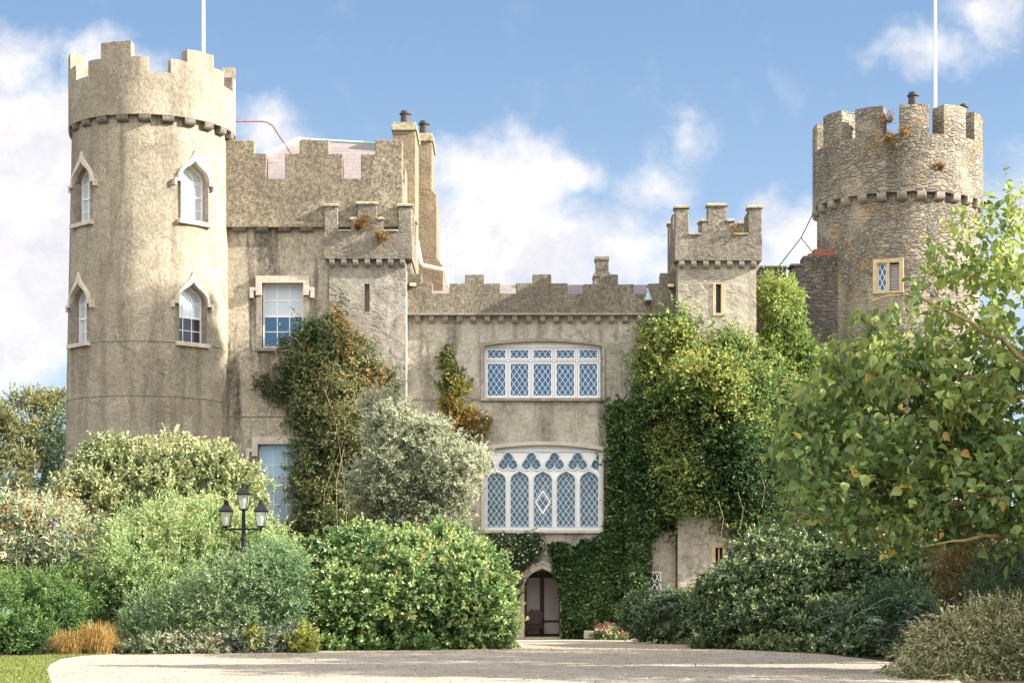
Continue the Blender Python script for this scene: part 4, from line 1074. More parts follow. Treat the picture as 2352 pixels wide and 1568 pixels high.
def lamp_post(px, Y, ztop, label):
    x = X_(px, Y); t = thing('lamp_post', (x, Y, 0), label, 'lamp post', 'three lantern lamp posts')
    za = ztop - .55
    MB().lathe((x, Y, 0), [(.16, 0), (.16, .5), (.11, .6), (.085, .9), (.075, za - 1.0), (.095, za - .98), (.095, za - .92), (.065, za - .9), (.062, za - .38), (.10, za - .36), (.10, za - .30), (.06, za - .28), (.055, ztop)], 14).obj('post', M['black'], t, smooth=40)
    arm = MB().box(x - .52, x + .52, Y - .02, Y + .02, za - .06, za)
    for s in (-1, 1):
        arm.tube([(x + s * .05, Y, za - .22), (x + s * .22, Y, za - .12), (x + s * .42, Y, za - .06)], .016, 6)
        arm.lathe((x + s * .52, Y, za - .10), [(.02, 0), (.045, .05), (.04, .12)], 8)
    arm.obj('cross_arm', M['black'], t)
    MB().tube([(x - .24, Y, za - .78), (x + .24, Y, za - .78)], .016, 6).lathe((x - .24, Y, za - .8), [(.03, 0), (.03, .04)], 8).lathe((x + .24, Y, za - .8), [(.03, 0), (.03, .04)], 8).obj('ladder_bar', M['black'], t)
    lantern(t, x - .52, Y, za + .04); lantern(t, x + .52, Y, za + .04); lantern(t, x, Y, ztop)
    return t
YL = 54.9
lp1 = lamp_post(559.5, YL, Z_(1170, YL), 'black three lantern lamp post rising from pale green bushes')
dup(lp1, (X_(1901, 60), 60.0, 0), 'black lamp post hidden behind leafy tree, foot behind dark rounded shrub')

# stone block, green gate post
tag(MB().box(X_(1341, 71), X_(1368, 71), 70.9, 71.3, 0, .33).obj('stone_block', M['pale_stone'], bevel=.04), 'weathered square stone block beside the pink flowers', 'stone block')
gp = MB(); yg = 55.2
for px in (255, 268): gp.box(X_(px, yg) - .04, X_(px, yg) + .04, yg, yg + .08, 0, Z_(1352, yg))
for z in (.35, .75, 1.15, 1.6): gp.box(X_(255, yg) + .04, X_(268, yg) - .04, yg + .02, yg + .05, z, z + .05)
tag(gp.obj('garden_gate', M['green_iron']), 'narrow dark green iron gate in hedge gap beside golden grass', 'gate')

# ------------------------------------------------------------------ vegetation
def leaf_mat(name, stops, trans=0.35, rough=0.55, spec=0.35):
    """leaf colour picked per leaf from the tint attribute; a little light comes through"""
    m, t, out = new_mat(name)
    at = t.n('ShaderNodeAttribute', attribute_name='tint').outputs['Fac']
    c = t.ramp(at, stops)
    b = t.n('ShaderNodeBsdfPrincipled', {'Base Color': c, 'Roughness': rough, 'Specular IOR Level': spec})
    tr = t.n('ShaderNodeBsdfTranslucent', {'Color': t.mix(0.5, c, (0.5, 0.45, 0.05), 'MULTIPLY') if False else c})
    mx = t.n('ShaderNodeMixShader', {0: trans, 1: b.outputs[0], 2: tr.outputs[0]})
    t.L.new(mx.outputs[0], out.inputs['Surface'])
    return m

def sines(rng, n=7, f=1.0):
    k = rng.normal(size=(n, 3)); k /= np.linalg.norm(k, axis=1, keepdims=True); k *= f * rng.uniform(.6, 1.6, (n, 1)); ph = rng.uniform(0, 6.28, n)
    return lambda p: np.sin(p @ k.T + ph).sum(1) / math.sqrt(n)

def norm(a): return a / np.maximum(np.linalg.norm(a, axis=1, keepdims=True), 1e-9)

def leaf_mesh(name, pos, axis, nref, L, W, tint, fold=.12, shape='leaf', extra=None):
    """one mesh of leaves. pos, axis, nref (N,3); L, W, tint (N,)"""
    N = len(pos)
    side = norm(np.cross(axis, nref)); nn = norm(np.cross(side, axis))
    L = L[:, None]; W = W[:, None]
    if shape == 'leaf':       # folded rhombus, two triangles
        V = np.stack([pos, pos + axis * L * .45 + side * W * .5 + nn * L * fold, pos + axis * L, pos + axis * L * .45 - side * W * .5 + nn * L * fold], 1)
        tri = np.array([[0, 1, 2], [0, 2, 3]])
    elif shape == 'heart':    # broad folded leaf, drooping tip, six triangles
        V = np.stack([pos, pos + axis * L * .18 + side * W * .42 + nn * L * fold * .7, pos + axis * L * .45 + side * W * .5 + nn * L * fold, pos + axis * L * .8 + side * W * .2 - nn * L * .02,
                      pos + axis * L - nn * L * .18, pos + axis * L * .8 - side * W * .2 - nn * L * .02, pos + axis * L * .45 - side * W * .5 + nn * L * fold, pos + axis * L * .18 - side * W * .42 + nn * L * fold * .7], 1)
        tri = np.array([[0, 1, 2], [0, 2, 3], [0, 3, 4], [0, 4, 5], [0, 5, 6], [0, 6, 7]])
    else:                     # blade: narrow, bent strip of two quads as four triangles
        mid = pos + axis * L * .5 + nn * L * .08
        V = np.stack([pos - side * W * .5, pos + side * W * .5, mid + side * W * .4, mid - side * W * .4, pos + axis * L], 1)
        tri = np.array([[0, 1, 2], [0, 2, 3], [3, 2, 4]])
    nv = V.shape[1]
    V = V.reshape(-1, 3)
    T = (tri[None] + (np.arange(N) * nv)[:, None, None]).reshape(-1, 3)
    tt = np.repeat(tint, len(tri))
    if extra is not None:     # branches or an inner mass: (verts, tris, tint)
        ev, et, ett = extra
        T = np.vstack([T, et + len(V)]); V = np.vstack([V, ev]); tt = np.concatenate([tt, ett])
    me = bpy.data.meshes.new(name)
    me.vertices.add(len(V)); me.vertices.foreach_set('co', V.astype(np.float32).ravel())
    me.loops.add(T.size); me.loops.foreach_set('vertex_index', T.astype(np.int32).ravel())
    me.polygons.add(len(T)); me.polygons.foreach_set('loop_start', np.arange(0, T.size, 3, dtype=np.int32))
    me.update(calc_edges=True)
    a = me.attributes.new('tint', 'FLOAT', 'FACE'); a.data.foreach_set('value', np.clip(tt, 0, 1).astype(np.float32))
    return me

def sprigs(rng, sp, sd, K, slen, ll, lw, tint0, tipgain=.25, tvar=.18, spread=.8, upn=.6):
    """K leaves along each sprig: returns leaf arrays"""
    n = len(sp)
    t = np.tile(np.linspace(.1, 1, K), (n, 1)) + rng.uniform(-.06, .06, (n, K))
    rad = rng.normal(size=(n, K, 3)); d = sd[:, None, :]
    rad -= (rad * d).sum(2, keepdims=True) * d; rad /= np.linalg.norm(rad, axis=2, keepdims=True) + 1e-9
    sl = (slen * rng.uniform(.6, 1.35, n))[:, None, None]
    pos = sp[:, None, :] + d * t[:, :, None] * sl
    ax = d * (.35 + .75 * t[:, :, None]) + rad * spread * (1.25 - .7 * t[:, :, None])
    nr = rng.normal(size=(n, K, 3)) * .75 + d * .9 + np.array([0, 0, upn])
    tn = tint0[:, None] + tipgain * (t - .5) + rng.normal(size=(n, K)) * tvar
    sz = rng.uniform(.7, 1.3, (n, K)) * (1.12 - .35 * t)
    f = lambda a: a.reshape(-1, 3)
    return f(pos), norm(f(ax)), norm(f(nr)), (ll * sz).ravel(), (lw * sz).ravel(), tn.ravel()

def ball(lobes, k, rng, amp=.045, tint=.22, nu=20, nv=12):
    """lumpy inner mass, tinted dark as if in shade, that stops the eye deep inside a bush"""
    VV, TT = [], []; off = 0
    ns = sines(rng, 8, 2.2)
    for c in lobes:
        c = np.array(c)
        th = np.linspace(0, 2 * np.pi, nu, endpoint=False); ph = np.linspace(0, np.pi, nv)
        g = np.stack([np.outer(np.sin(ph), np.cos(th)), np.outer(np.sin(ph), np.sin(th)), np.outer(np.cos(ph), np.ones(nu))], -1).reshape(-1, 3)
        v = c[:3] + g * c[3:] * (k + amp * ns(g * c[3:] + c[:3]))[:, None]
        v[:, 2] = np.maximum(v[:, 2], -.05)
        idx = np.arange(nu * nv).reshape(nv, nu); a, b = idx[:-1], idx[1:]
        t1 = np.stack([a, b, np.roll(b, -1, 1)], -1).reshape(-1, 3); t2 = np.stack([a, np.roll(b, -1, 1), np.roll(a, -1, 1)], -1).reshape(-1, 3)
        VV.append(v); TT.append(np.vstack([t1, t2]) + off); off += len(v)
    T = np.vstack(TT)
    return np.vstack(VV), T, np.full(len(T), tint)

def lobes_px(ls):
    return np.array([[X_(cx, Y), Y, Z_(cy, Y), rx * Y / FP, rd, ry * Y / FP] for cx, cy, rx, ry, Y, rd in ls])

def lobe_points(rng, lobes, n, amp, depth, lump=1.6, back=.55):
    """points scattered through the outer shell of a union of ellipsoids, with their outward directions"""
    area = (lobes[:, 3] * lobes[:, 5] + lobes[:, 3] * lobes[:, 4] + lobes[:, 4] * lobes[:, 5])
    PP, DD = [], []; got = 0
    ns, n2 = sines(rng, 9, lump), sines(rng, 9, lump * 2.6)
    while got < n:
        m = int(n * 1.6)
        li = rng.choice(len(lobes), m, p=area / area.sum()); L = lobes[li]
        g = norm(rng.normal(size=(m, 3)))
        keep = (g[:, 1] < back) | (rng.uniform(size=m) < .2)
        g, L, li = g[keep], L[keep], li[keep]
        s = L[:, :3] + g * L[:, 3:]
        rr = 1 + amp * ns(s) + amp * .6 * n2(s) - np.minimum(rng.exponential(depth, len(g)), .45)
        p = L[:, :3] + g * L[:, 3:] * rr[:, None]
        ok = p[:, 2] > .03
        for j, o in enumerate(lobes):
            dd = np.sqrt((((p - o[:3]) / o[3:]) ** 2).sum(1))
            ok &= (dd > .80) | (li == j)
        PP.append(p[ok]); DD.append(norm(g[ok] / L[ok, 3:])); got += ok.sum()
    return np.vstack(PP)[:n], np.vstack(DD)[:n]

def sub_lobes(rng, lobes, per, size):
    """each lobe broken into many smaller overlapping tufts round its surface"""
    out = []
    for c in lobes:
        g = norm(rng.normal(size=(per, 3))); g[:, 1] = np.where(g[:, 1] > .6, -g[:, 1], g[:, 1]); g[:, 2] = np.where(g[:, 2] < -.5, -g[:, 2], g[:, 2])
        s = rng.uniform(.6, 1.25, per) * size
        cc = c[:3] + g * np.maximum(c[3:] - s[:, None] * .85, .1)
        out += [[*q, k, k, k * .9] for q, k in zip(cc, s)]
    return np.array(out)

seed_no = [100]
def bush(name, label, cat, lobes, mat, n, K=7, slen=.22, ll=.075, lw=.035, amp=.06, depth=.07, up=.5, out=.7, rnd=.45, base=.45, patch=.18, tipgain=.25, group=None, tufts=None, droop=0, core=.80, lump=1.6, shape='leaf', spread=.8, part='foliage', parent=None, shoot=3.1, arc=0.0, amp_=1.0):
    seed_no[0] += 1; rng = np.random.default_rng(seed_no[0])
    n = int(n * .9); ll *= 1.35; lw *= 1.6; rnd *= 1.2; amp *= 2.4 * amp_; shoot *= .5 + .5 * amp_; base += .06; core *= .92
    lobes = np.array(lobes, dtype=float)
    src = lobes
    if tufts: src = np.vstack([sub_lobes(rng, lobes, tufts[0], tufts[1]), lobes * np.array([1, 1, 1, .93, .93, .93])])
    G = 7; m = max(20, n // G)
    p0, d0 = lobe_points(rng, src, m, amp, depth, lump)
    s0 = norm(d0 * out + np.array([0, 0, up]) + rng.normal(size=p0.shape) * (rnd + .1) + np.array([0, 0, -droop]))
    SL = slen * shoot * rng.uniform(.45, 1.5, m)
    t = np.tile(np.linspace(0, 1, G), m) + rng.uniform(-.08, .08, m * G)
    r_ = lambda q: np.repeat(q, G, 0)
    p = r_(p0) + r_(s0) * (r_(SL) * (t - .5))[:, None] + rng.normal(size=(m * G, 3)) * (.13 * r_(SL) * (1.15 - t))[:, None]
    p[:, 2] = p[:, 2] - arc * r_(SL) * np.maximum(t, 0) ** 2
    p[:, 2] = np.maximum(p[:, 2], .03)
    sd = norm(r_(s0) * .85 - np.array([0, 0, 1.0]) * (2 * arc * t)[:, None] + rng.normal(size=p.shape) * .5); d = r_(d0)
    pn = sines(rng, 8, 1.1)
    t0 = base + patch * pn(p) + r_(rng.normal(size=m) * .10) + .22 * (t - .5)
    arr = list(sprigs(rng, p - sd * slen * .3, sd, K, slen, ll, lw, t0, tipgain, spread=spread))
    vs = np.repeat(rng.uniform(.65, 1.4, m), G * K); arr[3] = arr[3] * vs; arr[4] = arr[4] * vs
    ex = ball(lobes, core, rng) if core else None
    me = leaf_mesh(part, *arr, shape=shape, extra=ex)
    base_z = 0.0
    if parent is None:
        parent = thing(name, (float(lobes[:, 0].mean()), float(lobes[:, 1].mean()), base_z), label, cat, group)
    link(part, me, mat, parent)
    return parent, p, d, rng

def stems(root, mat, pts_list, name='stem'):
    for pts, r in pts_list:
        MB().tube(pts, r, 6).obj(name, mat, root, smooth=60)

def berries(parent, name, mat, pts, r, rng, squash=1.0):
    """small round fruit or florets as octahedra"""
    o = np.array([[1, 0, 0], [-1, 0, 0], [0, 1, 0], [0, -1, 0], [0, 0, 1], [0, 0, -1]], float)
    f = np.array([[0, 2, 4], [2, 1, 4], [1, 3, 4], [3, 0, 4], [2, 0, 5], [1, 2, 5], [3, 1, 5], [0, 3, 5]])
    s = r * rng.uniform(.6, 1.3, len(pts))
    V = (pts[:, None] + o[None] * s[:, None, None]).reshape(-1, 3)
    T = (f[None] + (np.arange(len(pts)) * 6)[:, None, None]).reshape(-1, 3)
    me = bpy.data.meshes.new(name); me.from_pydata(V.tolist(), [], T.tolist()); me.update()
    o = link(name, me, mat, parent); o['kind'] = 'stuff'
    return o

V = {}
V['griselinia'] = leaf_mat('pale_glossy_leaf', [(0.0, (0.055, 0.09, 0.025)), (0.35, (0.15, 0.2, 0.065)), (0.6, (0.31, 0.37, 0.15)), (0.9, (0.56, 0.58, 0.34)), (1.0, (0.58, 0.5, 0.22))], .25, .45, .5)
V['lime'] = leaf_mat('pale_lime_leaf', [(0.0, (0.05, 0.105, 0.03)), (0.35, (0.15, 0.25, 0.08)), (0.6, (0.29, 0.42, 0.15)), (0.9, (0.48, 0.57, 0.27)), (1.0, (0.52, 0.52, 0.24))], .3)
V['bluegreen'] = leaf_mat('grey_green_leaf', [(0.0, (0.04, 0.08, 0.04)), (0.4, (0.11, 0.2, 0.085)), (0.7, (0.23, 0.35, 0.155)), (1.0, (0.4, 0.48, 0.25))], .25)
V['bright'] = leaf_mat('bright_green_leaf', [(0.0, (0.035, 0.08, 0.024)), (0.35, (0.12, 0.215, 0.06)), (0.6, (0.26, 0.39, 0.13)), (0.9, (0.48, 0.56, 0.26)), (0.975, (0.58, 0.5, 0.14)), (1.0, (0.52, 0.32, 0.12))], .25, .42, .5)
V['buddleia'] = leaf_mat('dusty_leaf', [(0.0, (0.07, 0.1, 0.045)), (0.4, (0.2, 0.27, 0.13)), (0.75, (0.4, 0.46, 0.27)), (0.98, (0.58, 0.58, 0.42)), (1.0, (0.5, 0.36, 0.18))], .25)
V['hedge'] = leaf_mat('conifer_green', [(0.0, (0.03, 0.08, 0.03)), (0.4, (0.085, 0.18, 0.05)), (0.7, (0.17, 0.28, 0.075)), (1.0, (0.34, 0.4, 0.13))], .2)
V['silver'] = leaf_mat('silvery_leaf', [(0.0, (0.08, 0.1, 0.05)), (0.35, (0.23, 0.26, 0.15)), (0.65, (0.44, 0.47, 0.3)), (1.0, (0.68, 0.68, 0.5))], .25)
V['pyracantha'] = leaf_mat('firethorn_leaf', [(0.0, (0.02, 0.036, 0.015)), (0.4, (0.06, 0.095, 0.033)), (0.65, (0.14, 0.19, 0.07)), (0.96, (0.34, 0.38, 0.17)), (1.0, (0.44, 0.32, 0.12))], .2)
V['autumn'] = leaf_mat('autumn_leaf', [(0.0, (0.05, 0.08, 0.02)), (0.35, (0.14, 0.18, 0.04)), (0.6, (0.32, 0.30, 0.06)), (0.82, (0.50, 0.30, 0.07)), (1.0, (0.50, 0.14, 0.06))], .35)
V['climber'] = leaf_mat('climber_leaf', [(0.0, (0.014, 0.034, 0.012)), (0.35, (0.05, 0.105, 0.033)), (0.62, (0.13, 0.23, 0.065)), (0.86, (0.34, 0.42, 0.12)), (1.0, (0.62, 0.57, 0.14))], .28)
V['yellowgreen'] = leaf_mat('yellow_green_leaf', [(0.0, (0.035, 0.08, 0.022)), (0.3, (0.14, 0.24, 0.055)), (0.6, (0.35, 0.46, 0.12)), (1.0, (0.62, 0.61, 0.2))], .35)
V['ivy'] = leaf_mat('ivy_leaf', [(0.0, (0.018, 0.04, 0.016)), (0.4, (0.055, 0.11, 0.036)), (0.7, (0.11, 0.19, 0.055)), (1.0, (0.22, 0.29, 0.09))], .12, .38, .5)
V['laurel'] = leaf_mat('dark_glossy_leaf', [(0.0, (0.022, 0.042, 0.02)), (0.4, (0.06, 0.105, 0.042)), (0.7, (0.12, 0.19, 0.075)), (0.95, (0.25, 0.32, 0.14)), (1.0, (0.44, 0.44, 0.18))], .15, .38, .5)
V['mahonia'] = leaf_mat('blue_green_leaflet', [(0.0, (0.03, 0.06, 0.045)), (0.5, (0.1, 0.17, 0.12)), (0.8, (0.19, 0.27, 0.18)), (1.0, (0.36, 0.36, 0.2))], .15)
V['juniper'] = leaf_mat('juniper_spray', [(0.0, (0.05, 0.06, 0.024)), (0.4, (0.16, 0.18, 0.07)), (0.7, (0.34, 0.34, 0.16)), (1.0, (0.6, 0.53, 0.32))], .2)
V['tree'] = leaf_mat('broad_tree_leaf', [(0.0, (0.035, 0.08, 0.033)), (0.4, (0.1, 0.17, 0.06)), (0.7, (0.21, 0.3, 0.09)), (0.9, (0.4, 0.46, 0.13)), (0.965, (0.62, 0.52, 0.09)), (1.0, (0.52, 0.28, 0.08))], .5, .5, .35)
V['euca'] = leaf_mat('olive_tree_leaf', [(0.0, (0.07, 0.09, 0.035)), (0.4, (0.17, 0.19, 0.07)), (0.7, (0.33, 0.32, 0.13)), (1.0, (0.5, 0.42, 0.2))], .3)
V['pine'] = leaf_mat('dark_conifer_leaf', [(0.0, (0.03, 0.055, 0.035)), (0.5, (0.075, 0.125, 0.06)), (1.0, (0.17, 0.22, 0.10))], .2)
V['straw'] = leaf_mat('golden_grass_blade', [(0.0, (0.16, 0.085, 0.025)), (0.4, (0.34, 0.20, 0.06)), (0.7, (0.52, 0.35, 0.13)), (1.0, (0.42, 0.42, 0.12))], .3)
V['yellow'] = leaf_mat('yellow_leaf', [(0.0, (0.10, 0.15, 0.03)), (0.5, (0.30, 0.33, 0.06)), (1.0, (0.52, 0.50, 0.12))], .35)
V['brown'] = leaf_mat('brown_feathery_leaf', [(0.0, (0.06, 0.05, 0.02)), (0.5, (0.18, 0.13, 0.045)), (1.0, (0.36, 0.24, 0.08))], .25)
V['strap'] = leaf_mat('strap_leaf', [(0.0, (0.03, 0.06, 0.03)), (0.5, (0.09, 0.14, 0.07)), (1.0, (0.22, 0.25, 0.15))], .2)
V['bluefol'] = leaf_mat('powder_blue_leaf', [(0.0, (0.06, 0.09, 0.07)), (0.5, (0.17, 0.22, 0.16)), (1.0, (0.36, 0.38, 0.26))], .2)
M['bark'] = simple('brown_bark', (0.16, 0.115, 0.07), 0.9, 0.1, 0.35, 6, 0.02)
M['bark_warm'] = simple('ochre_bark', (0.30, 0.22, 0.10), 0.85, 0.2, 0.35, 7, 0.01)
M['bark_grey'] = simple('grey_bark', (0.13, 0.11, 0.09), 0.9, 0.1, 0.3, 4, 0.02)
M['twig'] = simple('dry_twig', (0.36, 0.27, 0.18), 0.9, 0.1, 0.3, 9)
M['orange'] = simple('orange_berry', (0.62, 0.17, 0.02), 0.4, 0.5, 0.25, 9)
M['whiteflower'] = simple('white_petal', (0.78, 0.72, 0.72), 0.7, 0.2, 0.08, 9)
M['pink'] = simple('pink_petal', (0.66, 0.22, 0.27), 0.7, 0.2, 0.35, 9)
M['purple'] = simple('purple_flower', (0.22, 0.10, 0.42), 0.7, 0.2, 0.3, 9)
M['seed'] = simple('brown_seed_head', (0.27, 0.14, 0.06), 0.85, 0.1, 0.4, 9)

# --- shrubs in front of the castle, left to right
bush('shrub', 'tall cream tipped evergreen bush standing against the round tower', 'shrub', lobes_px([(330, 1150, 165, 120, 61, 2.0), (210, 1165, 85, 75, 60.5, 1.4), (475, 1120, 75, 95, 61, 1.3), (560, 1170, 52, 88, 61, 1.1), (400, 1090, 100, 70, 61.5, 1.4), (270, 1080, 90, 52, 61.5, 1.3), (470, 1240, 110, 90, 60, 1.4), (330, 1260, 150, 90, 60, 1.6)]), V['griselinia'], 15000, 8, .26, .085, .045, .05, .06, up=.9, rnd=.4, base=.52, tipgain=.45, tufts=(16, .42), patch=.14)
bush('shrub', 'dusty pale buddleia bush with brown seed heads above clipped hedge', 'shrub', lobes_px([(60, 1270, 110, 85, 57, 1.6), (165, 1290, 75, 70, 56.5, 1.3), (-10, 1220, 70, 60, 57.5, 1.4), (120, 1225, 60, 40, 57.5, 1.0)]), V['buddleia'], 7000, 7, .34, .12, .03, .07, .08, up=.4, rnd=.6, base=.5, tipgain=.3, tufts=(14, .4))
bush('shrub', 'large pale lime bush around the foot of the lamp post', 'shrub', lobes_px([(400, 1290, 170, 110, 57.2, 1.6), (300, 1330, 95, 100, 55.8, 1.3), (540, 1290, 130, 100, 57.6, 1.4), (380, 1400, 120, 100, 55.6, 1.1), (470, 1235, 90, 55, 57.4, 1.1), (620, 1330, 65, 95, 56.9, 1.0)]), V['lime'], 17000, 9, .30, .065, .022, .05, .07, up=1.0, rnd=.45, base=.50, tipgain=.4, tufts=(18, .38))
bush('shrub', 'grey green feathery bush in front of the pale lime bush', 'shrub', lobes_px([(560, 1385, 125, 95, 53.9, .8), (450, 1430, 110, 66, 54.0, .8), (630, 1360, 60, 95, 54.2, .8), (340, 1450, 70, 58, 54.0, .7)]), V['bluegreen'], 11000, 9, .26, .06, .018, .05, .06, up=.7, rnd=.5, base=.48, tipgain=.4, tufts=(18, .3))
bush('shrub', 'big round bright green bush with yellow leaves left of the doorway', 'shrub', lobes_px([(930, 1370, 215, 125, 58.2, 2.4), (1060, 1370, 105, 118, 57.8, 1.6), (820, 1400, 125, 100, 57.3, 1.6), (770, 1335, 75, 95, 58.5, 1.3), (1110, 1430, 68, 62, 57.4, 1.0), (990, 1295, 110, 75, 59, 1.5), (850, 1290, 80, 70, 59, 1.2), (730, 1440, 55, 55, 56.8, .8)]), V['bright'], 20000, 8, .20, .085, .048, .05, .05, up=.55, rnd=.5, base=.5, patch=.2, tipgain=.35, tufts=(22, .40))
bush('tree', 'silvery grey leaved small tree in front of the worn turret', 'tree', lobes_px([(955, 1105, 118, 112, 66, 1.5), (1040, 1110, 62, 85, 65.6, 1.1), (880, 1110, 66, 90, 65.8, 1.1), (905, 995, 58, 56, 66.3, 1.0), (990, 1025, 62, 50, 66.2, .9), (1085, 1080, 24, 34, 65.6, .5), (960, 1190, 120, 60, 65.6, 1.2), (880, 940, 40, 40, 66.5, .6)]), V['silver'], 12000, 9, .22, .075, .020, .07, .10, up=.5, rnd=.6, base=.66, tipgain=.35, tufts=(20, .34), core=.62)
ts = COL.objects[-1] if False else None
bush('hedge', 'clipped feathery conifer hedge along the lawn edge', 'hedge', lobes_px([(60, 1405, 130, 88, 53.4, 1.0), (165, 1400, 68, 82, 54.6, .9), (-60, 1410, 120, 95, 52, 1.0), (20, 1450, 110, 55, 52.4, .9), (180, 1440, 52, 50, 54.4, .7)]), V['hedge'], 12000, 10, .20, .07, .014, .05, .05, up=.5, rnd=.35, base=.45, tipgain=.4, tufts=(26, .26), spread=.5)
bush('shrub', 'low green plants with pale tips edging the drive before the pale bushes', 'plant', lobes_px([(560, 1478, 110, 26, 53.6, .5), (430, 1486, 90, 18, 53.4, .4), (640, 1470, 60, 34, 53.8, .5)]), V['bluefol'], 3500, 8, .16, .055, .022, .08, .08, up=.8, rnd=.5, base=.5, tufts=(14, .16), core=.7)
bush('plant', 'bright yellow leaved plant beside the drive at the grey green bush', 'plant', lobes_px([(688, 1474, 32, 26, 53.6, .35), (700, 1488, 30, 14, 53.4, .3), (580, 1462, 22, 18, 53.2, .25)]), V['yellow'], 900, 8, .15, .06, .028, .08, .08, up=.9, rnd=.5, base=.5, core=.6)

def grass_clump(px, py, rpx, hpx, mat, n, label, Y=None, name='grass_clump', group=None, W=.012, cat='grass clump', arch=1.0):
    seed_no[0] += 1; rng = np.random.default_rng(seed_no[0])
    Y = Y or GY(py); cx = X_(px, Y); rr, hh = rpx * Y / FP, hpx * Y / FP
    t = thing(name, (cx, Y, 0), label, cat, group)
    az = rng.uniform(0, 2 * np.pi, n); rad = np.sqrt(rng.uniform(0, 1, n)) * rr * .55; reach = rng.uniform(.05, 1.0, n) * rr * .75; h = hh * rng.uniform(.35, 1.1, n) * (1 - .45 * (reach / rr) ** 2)
    az += rng.normal(0, .5, n); arcv = arch * rng.uniform(.75, 1.2, n)
    S = 6; k = np.linspace(0, 1, S)
    d = np.stack([np.cos(az), np.sin(az), 0 * az], 1); sd = np.stack([-np.sin(az), np.cos(az), 0 * az], 1)
    base = np.array([cx, Y, 0.0]) + d * rad[:, None]
    VV = []
    for i, s in enumerate(k):
        c = base + d * (reach * s ** 1.3)[:, None] + np.array([0, 0, 1.0]) * (h * (1.9 * s - .95 * arcv * s * s))[:, None]
        w = (W * (1 - s * .85) * rng.uniform(.9, 1.1, n))[:, None]
        VV += [c - sd * w, c + sd * w]
    A = np.stack(VV, 1); nv = A.shape[1]
    tri = np.array([q for i in range(S - 1) for q in ([2 * i, 2 * i + 1, 2 * i + 3], [2 * i, 2 * i + 3, 2 * i + 2])])
    T = (tri[None] + (np.arange(n) * nv)[:, None, None]).reshape(-1, 3); Vt = A.reshape(-1, 3); Vt[:, 2] = np.maximum(Vt[:, 2], .01)
    tt = np.repeat(np.clip(rng.normal(.5, .22, n), 0, 1), len(tri))
    me = leaf_mesh('blade', np.zeros((1, 3)) + base[:1], np.array([[0, 0, 1.0]]), np.array([[0, 1.0, 0]]), np.array([.02]), np.array([.004]), np.array([.5]), extra=(Vt, T, tt))
    o = link('blade', me, mat, t); o['kind'] = 'stuff'
    return t
grass_clump(158, 1503, 58, 72, V['straw'], 1500, 'smaller golden grass tuft beside the clipped hedge', 51.4, group='golden grass tufts', W=.010, arch=1.45)
grass_clump(222, 1503, 60, 96, V['straw'], 1900, 'larger golden grass tuft beside the green iron gate', 51.7, group='golden grass tufts', W=.010, arch=1.45)

# --- wall climbers
def in_poly(px, py, poly):
    c = np.zeros(len(px), bool); n = len(poly)
    for i in range(n):
        (x0, y0), (x1, y1) = poly[i], poly[i - 1]
        hit = ((y0 > py) != (y1 > py)) & (px < (x1 - x0) * (py - y0) / ((y1 - y0) or 1e-9) + x0)
        c ^= hit
    return c

def edge_dist(px, py, poly):
    d = np.full(len(px), 1e9); n = len(poly)
    for i in range(n):
        a, b = np.array(poly[i], float), np.array(poly[i - 1], float); ab = b - a
        t = np.clip(((px - a[0]) * ab[0] + (py - a[1]) * ab[1]) / (ab @ ab + 1e-9), 0, 1)
        d = np.minimum(d, np.hypot(px - a[0] - t * ab[0], py - a[1] - t * ab[1]))
    return d

